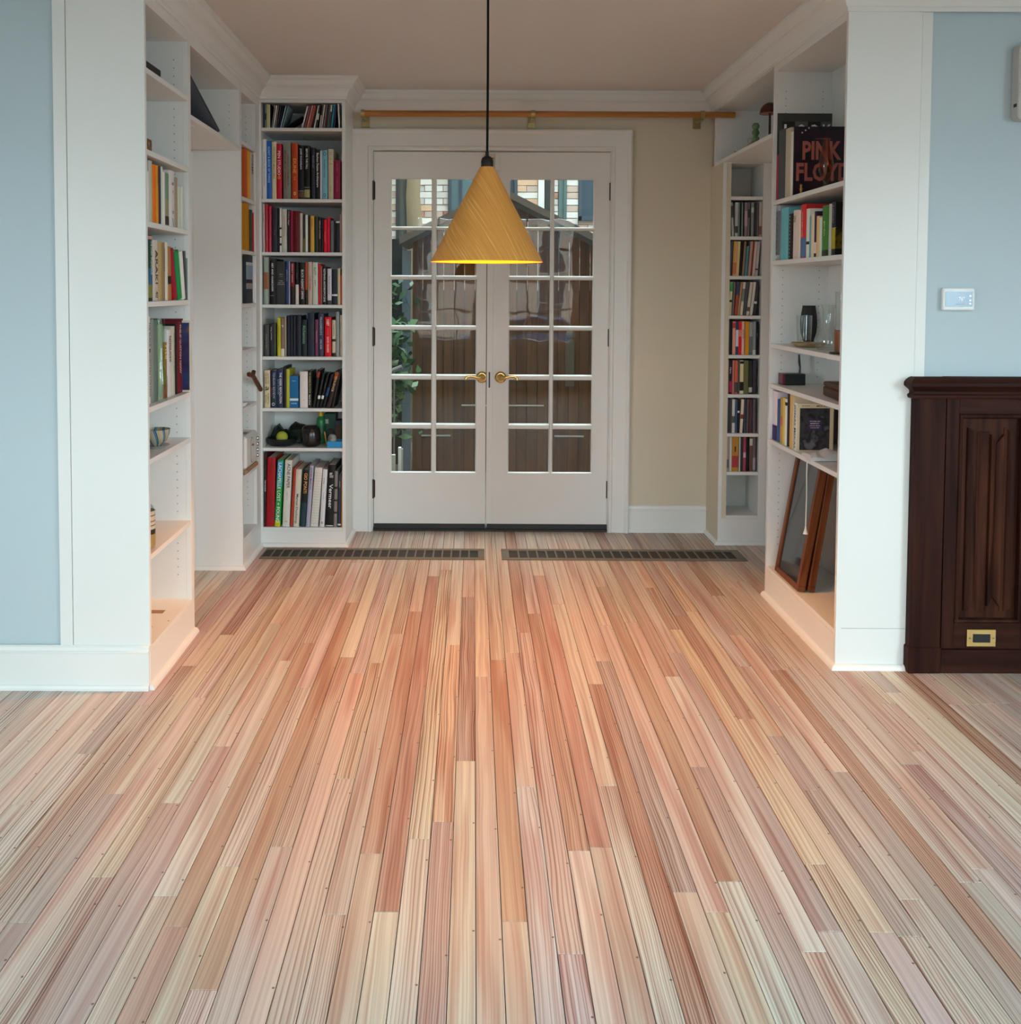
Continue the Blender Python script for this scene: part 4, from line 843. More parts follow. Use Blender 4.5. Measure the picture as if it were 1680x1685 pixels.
P8 = [(432.9, 437.1, 745, '2e1410', {'dx': 2, 't': [T('DESCENDER', 'd8ccc0', .33, .57, .55)]}), (437.6, 450.8, 753, '8c0a18', {'dx': 2.4, 't': [T('G  CHE', '5c0810', .06, .24, .2), T('THE RED BOOK', '64101a', .34, .72, .3)]}),
      (451.3, 460.7, 757, '1f8a3c', {'dx': 5.4, 'bands': [(.74, .985, '2a88aa'), (.60, .735, '2c9488'), (.0, .085, 'aaa81c')], 't': [T('LACHAPELLE LOST + FOUND', 'eef0ec', .04, .94, .58)]}), (464.3, 475.8, 757, 'c2bdb4', {'dx': 4.7, 't': [T('ACNE PAPER', '1c1814', .05, .42, .46, .1), T('edited in print', '80786c', .48, .6, .14)], 'ht': [('acne', '504840', .92, .004, .4)]}),
      (476.8, 481.2, 769.8, 'a03420', {'dx': 6.4}), (482, 491.4, 772, 'bdb6a6', {'dx': 5, 't': [T('Marcel Duchamp', '201c18', .42, .95, .48, -.05)]}), (493.2, 502.1, 772.4, '14343c', {'dx': 6.3, 'bands': [(.42, .99, '0c1216')], 't': [T('GIO PONTI', 'd8924a', .06, .41, .62)]}),
      (503, 509.6, 766, '9c96a8', {'dx': 6.5, 't': [T('AGNES MARTIN', '34303c', .03, .39, .4)]}), (510.4, 522.9, 769, 'c2beb6', {'dx': 7.6, 'bands': [(.05 + .045 * i, .055 + .045 * i, 'a8a49c') for i in range(20)]}), (525.5, 533.2, 772, 'c9c5c6', {'dx': 5.6, 't': [T('Drawing', '484448', .13, .27, .24, -.1), T('the garden', '6c686c', .36, .56, .24), T('o', '181818', .91, .95, .4)]}),
      (535.5, 547.8, 765, '101114', {'dx': 4.5, 't': [T('Vermeer', 'dcdcd8', .31, .70, .5), T('all', 'b8b8b4', .12, .2, .5)], 'bands': [(.01, .025, 'b4b4b0')]}), (548.4, 554, 775, '77706c', {'dx': 2, 'bands': [(.24, .27, '1c1a1a'), (.46, .49, '1c1a1a'), (.68, .72, '1c1a1a')]}), (554.9, 560.5, 780.6, '2c3040', {'dx': 1.6, 't': [T('Jonathan', 'a8acb8', .08, .3, .35)], 'bands': [(.03, .06, 'c0c4c8')]}), (561, 563.4, 784, 'c07a28', {'dx': .8})]
row('B', SB[7], P8, 'bottom shelf of the back bookcase', inset=.0, zlimit=SB[6] - .02)

# --- disc cases in the recess
def conv(sx, sc, items, yt, y0off=0):
    out = []
    for it in items:
        x0, x1, c = it[:3]; o = dict(it[3]) if len(it) > 3 else {}
        y = o.pop('y', yt)
        if 'dx' in o: o['dx'] = o['dx'] / sc
        out.append((sx + x0 / sc, sx + x1 / sc, y, c, o))
    return out
W_ = lambda f0, f1, c: {'bands': [(f0, f1, c)]}
def mix(*ds):
    r_ = {}
    for d in ds: r_.update(d)
    return r_
D2 = conv(1180, 12.035, [(160, 205, '2c2c30', mix(W_(.4, .6, '5c5858'))), (232, 272, '9aa294', {'dx': -24, 'bands': [(.08, .4, '9c7c34'), (.40, .62, '4c7a58')]}), (290, 335, '8c8c86', {'dx': -20, 'bands': [(.55, .9, '3c3c3a')]}), (350, 408, '8d8a8c', {'bands': [(.1, .3, '343436')]}), (415, 440, '5a6a66'), (442, 478, '141414'), (482, 503, '5f7a74'), (540, 592, '6a5a60', W_(.3, .75, '907880')), (600, 642, '55504e', W_(.55, .8, '2c2c30')), (665, 720, '5c6462', W_(.7, .85, '8c948c')), (727, 770, '26282a'), (776, 816, '4c4448'), (825, 876, '8c8478', W_(.05, .3, '643c38'))], 333)
D3 = conv(1180, 12.035, [(145, 203, '9a9890', {'y': 405}), (205, 226, 'b8b4a8', {'y': 408}), (230, 272, '3c4454', {'dx': 45}), (300, 335, 'a87f4c', {'dx': 35, 'bands': [(.05, .38, 'a05c3c')]}), (337, 370, 'ac8850', {'dx': 35, 'bands': [(.05, .38, 'a05c3c')]}), (372, 425, 'a8946c', {'dx': 40}), (430, 478, '161616', {'dx': 40}), (490, 530, '6f5c4a', {'dx': 50}), (540, 588, '3f6a70', {'dx': 50, 'y': 405}), (605, 655, '8c746a', {'dx': 60}), (657, 683, '6a2018', {'dx': 60}), (688, 738, 'a09088', {'dx': 62}), (745, 798, '8e8c8a', {'dx': 58, 'bands': [(.17, .21, '1c1c1c')]})], 397)
D4 = conv(1180, 12.48, [(135, 170, '121214'), (178, 212, '7a7878', {'dx': 8}), (233, 288, 'b0a080', {'dx': 40, 'bands': [(.72, .99, '2c7c48'), (.40, .46, '1c1c1c')]}), (300, 340, '55504e', {'dx': 42}), (350, 408, '843a30', {'dx': 58, 'bands': [(.62, .99, '1c3850')]}), (415, 455, '8a6a50', {'dx': 70}), (465, 518, 'a8988a', {'dx': 72, 'bands': [(.42, .8, '606460')]}), (526, 578, '3c4044', {'dx': 74}), (595, 650, 'a49a8c', {'dx': 88, 'bands': [(.12, .25, '503c3c')]}), (665, 720, '9c9a92', {'dx': 84}), (735, 790, '2e2c30', {'dx': 62, 'bands': [(.35, .42, 'a8a8a8')]})], 464)
D5 = conv(1180, 12.48, [(130, 190, '3c3438', W_(.4, .95, '544a4c')), (195, 223, '111111'), (226, 268, '26282a'), (271, 305, '0e0e0e'), (310, 372, 'b8786a', W_(.8, .97, '8c2c28')), (377, 432, '1f3450', W_(.25, .75, 'a8a8b4')), (436, 497, 'c01420', W_(.55, .75, 'd0645c')), (500, 552, 'b08c84', {'t': [T('JACKASS', '3c2c2c', .1, .65, .6)]}), (565, 650, 'a4701c'), (655, 722, '4c5654', W_(.55, .97, '787c78')), (727, 787, '6a7074', W_(.0, .15, '9ca0a0')), (792, 842, '101012', {'t': [T('aliens', '808080', .2, .6, .3)]})], 529)
D6 = conv(1180, 8.22, [(68, 88, '4a5456'), (92, 130, '8c8a94', {'t': [T('new wave', '3c3a44', .15, .7, .5)]}), (134, 156, '6c4a5a'), (160, 195, '141214', {'bands': [(.05, .38, '8c1838')], 't': [T('Nana', 'c8c0bc', .1, .5, .6)]}), (200, 230, '8c5450'), (235, 273, 'a44c34', W_(.05, .35, '343832')), (276, 300, '3c3a3c'), (303, 352, 'a89c7c', {'bands': [(.0, .1, 'b0a890'), (.1, .36, '141414'), (.9, .97, '1c1c18')]}), (357, 418, '4c5030'), (424, 470, '1e201e', W_(.05, .2, '8c8c84')), (478, 522, '2c2a34')], 593)
D7 = conv(1180, 8.22, [(60, 95, '8a887e'), (97, 136, 'a8a49c', {'t': [T('the films', '504c48', .1, .6, .5)]}), (140, 168, '2a3040'), (171, 194, '3a342c'), (197, 236, '9a9a96', W_(.3, .5, '3c443c')), (240, 268, '34405c'), (271, 300, '121214', W_(.6, .66, 'a8a8a8')), (304, 340, 'b0a090', {'dx': 26, 'bands': [(.42, .55, '6c2c24')]}), (355, 385, '2c3440'), (390, 420, '4a3a3c', {'dx': 12}), (428, 468, '38282c', {'dx': 10}), (478, 515, '4a4248')], 657)
D8 = conv(1180, 8.22, [(56, 96, 'a8282c', W_(.6, .85, 'b86860')), (98, 125, 'a09c94'), (127, 156, '8c7c74', W_(.1, .35, '505458')), (162, 194, '9c9890'), (197, 284, '8c6428', {'bands': [(.12, .45, '7c2c2c')], 'ht': [('I', '1c1410', .35, .03, .2)]}), (290, 311, '8a9490'), (314, 344, '2a2a2c'), (348, 384, '7c3444', W_(.4, .55, 'a8848c')), (388, 420, '0e0e0e'), (432, 474, '4a3a2c', W_(.75, .95, '909488')), (478, 515, '504448', W_(.05, .4, '787078'))], 719)
for z, d_, nm in ((SD[1], D2, 'second'), (SD[2], D3, 'third'), (SD[3], D4, 'fourth'), (SD[4], D5, 'fifth'), (SD[5], D6, 'sixth'), (SD[6], D7, 'seventh'), (SD[7], D8, 'eighth')):
    row('D', z, d_, '%s shelf of the recess bookcase' % nm, 'dvd', depth=.135)

# --- front left bookcase
AC = [(239.6, 243.2, 268.6, '1e2f35', {'t': [T('art in japan', '90a0a0', .2, .8, .4)]}), (243.3, 246.6, 282, 'd8d6d0'), (246.8, 252.8, 265, 'b8b6aa'), (253, 258.4, 271, 'e07018'), (258.6, 262.5, 272.3, 'd08a28', {'t': [T('DISCOVERY', '3c2408', .06, .34, .4)]}), (262.6, 266.6, 274, '38303a', {'t': [T('painters in the modern world', '8c8890', .08, .9, .4)]}), (266.8, 269.4, 274.4, 'c9c9c2'), (269.5, 273.1, 283.8, 'dcd9d0'),
      (273.2, 279.8, 285, '8d8a6c', {'bands': [(.5, .97, '6c8a78'), (.02, .18, '2c2c28')]}), (280, 289.2, 281.5, 'd8d2d0', {'ht': [('o', '3c3c40', .23, .012, .4), ('q', '3c3c40', .38, .012, .4), ('o', '3c3c40', .74, .012, .4), ('\\', '202020', .92, .03, .7)]}), (289.4, 293.8, 292.5, '9c8a72'), (293.9, 299.3, 307.7, 'c5c8b8'), (299.4, 303, 308, 'cfd0c6')]
row('A', SA[2], AC, 'third shelf of the front left bookcase')
AD = [(241, 245.7, 384, '15181c'), (245.9, 253, 387.5, '1d3a35', {'bands': [(.94, .99, 'c09088'), (.05, .25, '747a40'), (.25, .5, '2c6080')], 't': [T('THE DARK SPLENDOUR', 'd0dcd0', .08, .6, .36)]}), (253.2, 262.3, 395.4, 'c9bdb2', {'t': [T('ARAKI', '50201c', .16, .72, .5), T('40', '2c1c1c', .84, .95, .5)]}), (262.5, 269, 398, 'b09668', {'rough': .25}), (269.2, 273.1, 399, '8c7350', {'t': [T('ornament', '50402c', .1, .5, .4)]}), (273.3, 278, 399, 'd2cbbb'),
      (278.3, 284.6, 405, 'a5713f', {'dx': -2, 'bands': [(.3, .45, '1c1410')]}), (286.8, 294.2, 407, '9c0a26', {'dx': -7.5}), (294.9, 301.8, 410, '0a8c48', {'dx': -6.8}), (302, 307, 411.6, 'dcdcd2', {'dx': -5.6}), (307.2, 310.5, 412.6, '4a484c', {'dx': -4}), (310.7, 312.7, 424.9, '7e8d88', {'dx': -2})]
row('A', SA[3], AD, 'fourth shelf of the front left bookcase')
AE = [(243.8, 250.1, 521, 'd8d4cb', {'t': [T('THE BLACK MOUNTAIN COLLEGE', '282420', .06, .92, .42)]}), (250.3, 255.2, 525, '7b8480'), (255.3, 262, 526, '5c7068'), (262.2, 270.4, 534, 'b4b8ac'), (270.8, 276.8, 563.5, '8a6a1c', {'t': [T('rise', 'e0d080', .05, .3, .7)], 'bands': [(.0, .25, '8c4418')]}), (276.9, 284, 541.8, 'cfcfcf', {'t': [T('NOGUCHI', '141414', .1, .48, .5)]}), (284.2, 289.8, 536.7, 'b9b7a8', {'t': [T('Isamu sculpture in stone', '484844', .1, .7, .3)]}),
      (290, 293.4, 532.7, '111614'), (293.6, 300.4, 529.7, '6a1220', {'t': [T('PHILIP GUSTON NOW', 'e8d0cc', .04, .72, .42)]}), (300.6, 307.4, 524, '5e1a22'), (313.4, 319.4, 527, 'c8c0b0', {'in': -.030, 'l': 'protruding cream picture-covered', 't': [T('FRANK STELLA', '706858', .22, .8, .3)]})]
ae_ = row('A', SA[4], AE, 'fifth shelf of the front left bookcase', inset=.018, zlimit=SA[3] - .02)
# --- narrow corner bookcase
row('N', SN[1], [(404, 408.6, 232, 'b2522a'), (408.8, 413, 249, 'd99a1c'), (413.1, 418, 246, 'b8aaa8', {'t': [T('POEMS', '202020', .05, .45, .5)]}), (418.2, 422, 243, 'b5b5ae')], 'second shelf of the narrow corner bookcase', zlimit=SN[0] - .02)
row('N', SN[2], [(405, 411.3, 334.8, 'b37a14'), (413, 416.6, 345.5, '3a4030'), (416.8, 421.6, 350.8, 'a8122e')], 'third shelf of the narrow corner bookcase')
row('N', SN[3], [(406.3, 417.6, 421, '303338', {'bands': [(.5, .8, '7c8ca0'), (.8, .86, 'b8b8b4'), (.3, .42, '88888a')], 'l': 'dark picture-spined'}), (417.8, 421.8, 423, 'c8c8c8', {'rough': .2})], 'fourth shelf of the narrow corner bookcase')
# --- right bookcase
RA = [(1274.4, 1278.3, 256, '7c2430'), (1278.5, 1289.8, 214.6, '33363a', {'l': 'dark grey'}), (1289.9, 1298.2, 212.5, '8f8676'), (1298.4, 1302.8, 218, 'a8a49c')]
ra = row('R', SR[0], RA, 'top shelf of the right bookcase', depth=.235)
RB_ = [(1271, 1281, 336.7, '74787c', {'bands': [(.1, .9, '4c5058')], 't': [T('* * * * * * * *', '181818', .1, .9, .3)], 'rough': .15}), (1282.9, 1294.8, 342.4, '4d8a90'), (1295.7, 1302.3, 352, '151215', {'t': [T('. . . . . . . . . . . .', '9c9c94', .05, .95, .2)]}), (1302.9, 1310.9, 346.2, 'a89890', {'t': [T('ZINE', '242020', .11, .25, .4)]}), (1311, 1315.1, 346.7, 'b8a090'),
       (1315.2, 1323.8, 336.7, 'a02020', {'bands': [(.02, .38, '3c5878')], 't': [T('modern graphic works', 'd0a0a0', .15, .6, .25)]}), (1324.3, 1329.9, 343.8, 'b0aca4', {'bands': [(.27, .33, '181818')]}), (1330, 1332.3, 355.7, '4f7a80'), (1332.4, 1337.5, 352.9, 'a89c88'), (1338, 1341.3, 348, '20182c', {'bands': [(0, .08, '181418'), (.08, .32, 'a89c90')]}), (1341.4, 1345.1, 355.7, 'a8875c'), (1345.2, 1350, 358, '9ca090'),
       (1350.5, 1361.3, 338.6, '2f5c26', {'t': [T('garden', '88b060', .3, .6, .3)], 'bands': [(0, .12, '1c2018')]}), (1361.5, 1365.6, 335.7, '8a8a80'), (1365.8, 1373.8, 332.9, '1c1c22', {'bands': [(.12, .52, '7c7018'), (.5, .52, '9c9884')], 't': [T('A HISTORY', '606068', .05, .4, .4)]})]
rb_ = row('R', SR[1], RB_, 'second shelf of the right bookcase', zlimit=SR[0] - .02)
RE = [(1268, 1276.6, 643, 'a8a0a8', {'bands': [(0, .3, '1c1448'), (.26, .31, '5c2460')]}), (1276.8, 1281.9, 656.8, '1d3c66'), (1282, 1285.7, 655, '8a7030', {'bands': [(.4, .6, '8c5040')]}), (1285.8, 1289.4, 654, 'a08c48'), (1289.5, 1293.2, 655.8, 'b8b4a8', {'bands': [(.86, .93, '1c1c1c')]}), (1293.3, 1296.5, 645.6, '1c1c1a'), (1297, 1303.4, 646.7, '9c7e4c', {'l': 'tall tan'}), (1304, 1310.2, 662, 'c4bcac', {'t': [T('JONAS MEKAS', '141210', .04, .96, .5)], 'l': 'cream picture-covered'})]
re_ = row('R', SR[4], RE, 'fifth shelf of the right bookcase', zlimit=SR[3] - .02)

# ------------------------------------------------------------------ picture covers on the right bookcase (near faces of shelved books)
def dims(bk):
    xs = [v[0] for v in bk.bound_box]; ys = [v[1] for v in bk.bound_box]; zs = [v[2] for v in bk.bound_box]
    return max(xs), max(ys), max(zs)
def blob_mat(name, cols, scale):
    m = bpy.data.materials.new(name); m.use_nodes = True; nt = m.node_tree; b = nt.nodes['Principled BSDF']
    tc = nt.nodes.new('ShaderNodeTexCoord'); no = nt.nodes.new('ShaderNodeTexNoise'); cr = nt.nodes.new('ShaderNodeValToRGB')
    no.inputs['Scale'].default_value = scale; no.inputs['Detail'].default_value = 2
    e = cr.color_ramp.elements
    while len(e) < len(cols): e.new(.5)
    for i, c in enumerate(cols): e[i].position = .34 + .34 * i / (len(cols) - 1); e[i].color = (*lin(c), 1)
    nt.links.new(tc.outputs['Object'], no.inputs['Vector']); nt.links.new(no.outputs['Fac'], cr.inputs[0]); nt.links.new(cr.outputs[0], b.inputs['Base Color'])
    b.inputs['Roughness'].default_value = .3
    return m
def near_cover(bk, y0, y1, z0, z1, m, name='cover_print'):
    hx = dims(bk)[0]
    return MB().box(hx + .0002, hx + .0009, y0, y1, z0, z1).build(name, m, bk)
SAL = mat('salmon_print', (.42, .11, .085), .4)
# music book with big salmon lettering
g = 'books on the top shelf of the right bookcase'
pf = book('R', SR[0], (1303.0, 1305.2, 209.6, '2c1c28', {}), 'dark music book with large salmon lettering on its cover, right bookcase top shelf', g, depth=.252)
hx, dy, hz = dims(pf)
near_cover(pf, .0, dy, 0.0, hz, blob_mat('dark_cover_art', ['0c0a14', '2a1428', '12101c', '30181c'], 9))
lettering('PINK', SAL, pf, (hx + .0013, dy * .47, hz * .655), (0, 1, 0), (0, 0, 1), dy * .66, hz * .27, 'cover_lettering', bold=.045)
lettering('FLOYD', SAL, pf, (hx + .0013, dy * .50, hz * .345), (0, 1, 0), (0, 0, 1), dy * .92, hz * .27, 'cover_lettering', bold=.045)
DOTS = mat('dot_print', (.6, .6, .62), .5)
for k in range(4):
    MB().box(hx + .0009, hx + .0013, .03 + .014 * k, .036 + .014 * k, hz * .90 + .010 * k, hz * .90 + .006 + .010 * k).build('cover_dot', DOTS, pf)
    MB().box(hx + .0009, hx + .0013, dy - .036 + .008 * k, dy - .030 + .008 * k, hz * .975 - .010 * k, hz * .975 + .006 - .010 * k).build('cover_dot', DOTS, pf)
MB().box(hx + .0009, hx + .0012, dy * .36, dy * .62, hz * .82, hz * .826).build('cover_rule', SAL, pf)
# large folder behind with letter tiles
lk = book('R', SR[0], (1271.2, 1273.8, 190.5, '34362f', {}), 'tall dark folio with white letter tiles at the back of the top right shelf', g, depth=.262)
hx, dy, hz = dims(lk)
near_cover(lk, 0, dy, 0, hz, mat('folio_cover', (.045, .048, .042), .5))
for i, ch in enumerate('LOOK'):
    y0 = dy * (.08 + .22 * i)
    MB().box(hx + .0009, hx + .0014, y0, y0 + dy * .215, hz * .70, hz * .905).build('letter_tile', mat('tile_%d' % (i % 2), ((.008, .008, .009), (.10, .10, .10))[i % 2], .4), lk)
    lettering(ch, TXW, lk, (hx + .0018, y0 + dy * .108, hz * .80), (0, 1, 0), (0, 0, 1), dy * .15, hz * .15, 'letter')
# cover of the last book on the second shelf
bk = rb_[-1]; hx, dy, hz = dims(bk)
near_cover(bk, 0, dy, hz * .52, hz, mat('cover_black', (.010, .010, .012), .3)); near_cover(bk, 0, dy, hz * .12, hz * .515, blob_mat('yellow_floral_art', ['100e08', '6c5a10', '0c0a06', '4c4014'], 26))
near_cover(bk, 0, dy, 0, hz * .12, mat('cover_black', (.010, .010, .012), .3))
for i, (s_, f) in enumerate((('A', .86), ('THE', .76), ('ORCHID', .655))): lettering(s_, TXW, bk, (hx + .0013, dy * (.70 + .02 * i), hz * f), (0, 1, 0), (0, 0, 1), dy * (.08, .30, .55)[i], hz * .065, 'cover_lettering')
# cream books with the black-and-white picture cover
bk = re_[-2]; hx, dy, hz = dims(bk); near_cover(bk, 0, dy, 0, hz, mat('cream_cover', gain('b8a888', 1.6), .5))
lettering('WEST', mat('dark_print', (.02, .02, .02), .5), bk, (hx + .0013, dy * .62, hz * .94), (0, 1, 0), (0, 0, 1), dy * .3, hz * .055, 'cover_lettering')
bk = re_[-1]; hx, dy, hz = dims(bk); near_cover(bk, 0, dy, 0, hz, mat('cream_cover', gain('b8a888', 1.6), .5))
near_cover(bk, dy * .08, dy * .9, hz * .02, hz * .90, blob_mat('grey_photo_print', ['0c0c0e', '3c3c42', '141416', '6a6a70'], 18)).location.x = .0007
near_cover(bk, dy * .30, dy * .68, hz * .44, hz * .66, mat('violet_label', (.05, .022, .075), .5), 'cover_label').location.x = .0014
for i, s_ in enumerate(('STATES OF', 'MEMORY', 'selected diaries', 'nineteen fifty')): lettering(s_, TXW, bk, (hx + .0026, dy * .49, hz * (.625 - .045 * i)), (0, 1, 0), (0, 0, 1), dy * .28, hz * .022, 'cover_lettering')
lettering('JONAS', mat('dark_print', (.02, .02, .02), .5), bk, (hx + .0013, dy * .24, hz * .945), (0, 1, 0), (0, 0, 1), dy * .3, hz * .035, 'cover_lettering')
lettering('MEKAS', mat('dark_print', (.02, .02, .02), .5), bk, (hx + .0013, dy * .68, hz * .945), (0, 1, 0), (0, 0, 1), dy * .3, hz * .035, 'cover_lettering')

bk = ae_[-1]; hx, dy, hz = dims(bk)
MB().box(-hx - .0009, -hx - .0002, .003, dy, hz * .03, hz * .97).build('cover_print', blob_mat('violet_cover_art', ['161c44', '2c2450', '1c3a66', '7c4a24'], 14), bk)
# ------------------------------------------------------------------ things on the shelves
def P(unit, px, z, inset=0): return plane_pt(unit, px, z, inset)
def thing_mb(name, mb, m, loc, label, cat, smooth=40, group=None, rz=0, bev=0):
    o = mb.build(name, m, None, smooth, bev); o.location = loc; o.rotation_euler = (0, 0, rz); return tag(o, label, cat, group)
GREENG = pane_mat('green_glass', (.86, .94, .87), 1.5); AMBERG = pane_mat('brown_glass', (.86, .64, .55), 1.55, .05)
def vase_walls(prof, t=.003):
    return prof + [(max(r - t, .0005), z) for r, z in prof[::-1] if z > prof[0][1] + .006] + [(0, prof[0][1] + .006)]
# -- front left bookcase
p = P('A', 251, SA[0]); 
nb = thing_mb('notebook', MB().box(-.09, .03, -.10, .055, 0, .026), mat('black_cover', (.012, .012, .014), .5), (XL - .036, 3.37, SA[0] + .0006), 'black notebook lying flat on the top left shelf', 'notebook', None, bev=.002)
MB().box(-.088, .031, -.097, .052, .003, .023).build('pages', mat('dark_pages', (.02, .02, .022), .8), nb)
wbx = empty('wooden_box', (XL - .047, 3.290, SA[1] + .0006), 0, 'small brown wooden box at the front of the second left shelf', 'box')
MB().box(-.04, .04, -.03, .038, 0, .040).build('body', wood('box_wood', (.13, .06, .02), (.24, .12, .045), 1, 60, .1), wbx, bev=.002); MB().box(.0405, .042, -.006, .010, .016, .028).build('latch', OLDBRASS, wbx)
fl = P('A', 285, SA[3] - .03)
vz = SA[4] + .0008
gv = P('A', 263.5, SA[4], .018)
thing_mb('glass_vase', MB().lathe(vase_walls([(.022, 0), (.025, .004), (.026, .05), (.0255, .08), (.021, .11), (.0165, .14), (.0155, .20), (.0165, .26), (.0175, .30)]), 24, cap=False), GREENG, (XL - .030, float(gv.y), vz), 'tall green glass vase in front of the art books, front left bookcase', 'vase', 60)
flat = book('A', SA[4], (271, 272, 540, '5e1a22'), 'tmp', 'x'); bpy.data.objects.remove(flat.children[0]); bpy.data.objects.remove(flat)
# bowl on its saucer
bw = P('A', 255, SA[5], .050)
bx = (XL - .062, float(bw.y), SA[5] + .0006)
thing_mb('saucer', MB().lathe([(0, 0), (.034, 0), (.036, .004), (.050, .010), (.052, .012), (.049, .012), (.034, .006), (0, .006)], 28, cap=False), mat('grey_saucer', (.32, .31, .29), .35), bx, 'grey saucer under the striped bowl', 'saucer', 50)
def stripe_mat():
    m = bpy.data.materials.new('striped_glaze'); m.use_nodes = True; nt = m.node_tree; b = nt.nodes['Principled BSDF']
    tc = nt.nodes.new('ShaderNodeTexCoord'); sp = nt.nodes.new('ShaderNodeSeparateXYZ'); at = nt.nodes.new('ShaderNodeMath'); at.operation = 'ARCTAN2'
    ml = nt.nodes.new('ShaderNodeMath'); ml.operation = 'MULTIPLY'; ml.inputs[1].default_value = 10 / (2 * math.pi)
    ad = nt.nodes.new('ShaderNodeMath'); ad.operation = 'MULTIPLY_ADD'; ad.inputs[1].default_value = 9
    fr = nt.nodes.new('ShaderNodeMath'); fr.operation = 'FRACT'; cr = nt.nodes.new('ShaderNodeValToRGB'); cr.color_ramp.interpolation = 'CONSTANT'
    e = cr.color_ramp.elements; e[0].color = (.40, .36, .25, 1); e[1].position = .34; e[1].color = (.05, .17, .30, 1)
    n = e.new(.58); n.color = (.012, .03, .06, 1); n = e.new(.66); n.color = (.34, .33, .22, 1)
    L = nt.links.new
    L(tc.outputs['Object'], sp.inputs[0]); L(sp.outputs['Y'], at.inputs[0]); L(sp.outputs['X'], at.inputs[1]); L(at.outputs[0], ml.inputs[0])
    L(sp.outputs['Z'], ad.inputs[0]); L(ml.outputs[0], ad.inputs[2]); L(ad.outputs[0], fr.inputs[0]); L(fr.outputs[0], cr.inputs[0]); L(cr.outputs[0], b.inputs['Base Color'])
    b.inputs['Roughness'].default_value = .25
    return m
bo = thing_mb('bowl', MB().lathe([(0, 0), (.022, 0), (.024, .006), (.040, .020), (.050, .042), (.054, .064), (.0515, .0645), (.047, .042), (.036, .022), (.0, .010)], 36, cap=False), stripe_mat(), (bx[0], bx[1], bx[2] + .0065), 'blue and cream striped bowl on the sixth left shelf', 'bowl', 60)
bt = P('A', 238.5, SA[6], .034)
wbt = empty('bottle', (XL - .048, float(bt.y), SA[6] + .0006), 0, 'clear bottle with cream and black labels on the seventh left shelf', 'bottle')
MB().lathe(vase_walls([(.034, 0), (.036, .004), (.036, .13), (.030, .150), (.016, .168), (.0145, .19)], .002), 24, cap=False).build('glass', CLEAR, wbt, smooth=60)
MB().lathe([(.0365, .012), (.0365, .055)], 24, cap=False).build('lower_label', mat('gold_label', (.36, .25, .08), .5), wbt, smooth=60)
MB().lathe([(.0366, .056), (.0366, .072)], 24, cap=False).build('label_band', mat('black_label', (.02, .018, .015), .5), wbt, smooth=60)
MB().lathe([(.0365, .073), (.0365, .138)], 24, cap=False).build('upper_label', mat('cream_label', (.60, .52, .40), .5), wbt, smooth=60)
for z in (.085, .1, .12): MB().lathe([(.0367, z), (.0367, z + .004)], 24, cap=False).build('label_print', mat('brown_print', (.16, .09, .05), .5), wbt)
MB().lathe([(.015, .188), (.0165, .190), (.0165, .212), (.012, .216), (0, .216)], 20).build('cap', mat('grey_cap', (.45, .44, .42), .35), wbt, smooth=40)
for i, (x, y, a, b_, lb) in enumerate(((-.10, 3.60, .018, .030, 'largest worn brown patch'), (-.07, 3.44, .009, .007, 'small middle worn patch'), (-.06, 3.39, .008, .008, 'small worn patch nearest the end panel'), (-.02, 3.50, .003, .003, 'tiny worn speck near the front edge'))):
    thing_mb('paint_chip', MB().box(-b_, b_, -a, a, 0, .0006), mat('bare_wood_patch', (.34, .22, .13), .8), (XL + x, y, SA[7] + .0004), lb + ' on the bottom left shelf', 'stain', None, 'worn patches on the bottom left shelf', rz=.5 * i)
# blue-grey board leaning in the bridging bay
q0 = on(0, XL - .02, 359.5, 214.5); q1 = on(0, XL - .02, 316, 132)
ang = math.atan2(float(q1[2] - q0[2]), float(q0[1] - q1[1]))
bd = empty('leaning_board', (XL - .020, float(q0[1]) + .004, 2.0915), 0, 'blue-grey board with black edges leaning in the left bridging bay', 'board')
Lb = min(.245 / math.sin(ang), (float(q0[1]) - 3.815) / math.cos(ang))
for nm, mm, a in (('canvas', mat('slate_blue_canvas', (.105, .125, .165), .8, bump=.2, bscale=200), ((-.20, 0, 0, Lb, .0035, .008))), ('edge', BLACK, (-.204, .003, -.002, Lb + .003, .008, .014)), ('foot', BLACK, (-.19, -.07, .03, .11, .0012, .0034))):
    o = MB().box(a[0], a[1], a[2], a[3], a[4], a[5]).build(nm, mm, bd)
    o.matrix_local = Matrix(((1, 0, 0, 0), (0, -math.cos(ang), math.sin(ang), 0), (0, math.sin(ang), math.cos(ang), 0), (0, 0, 0, 1)))
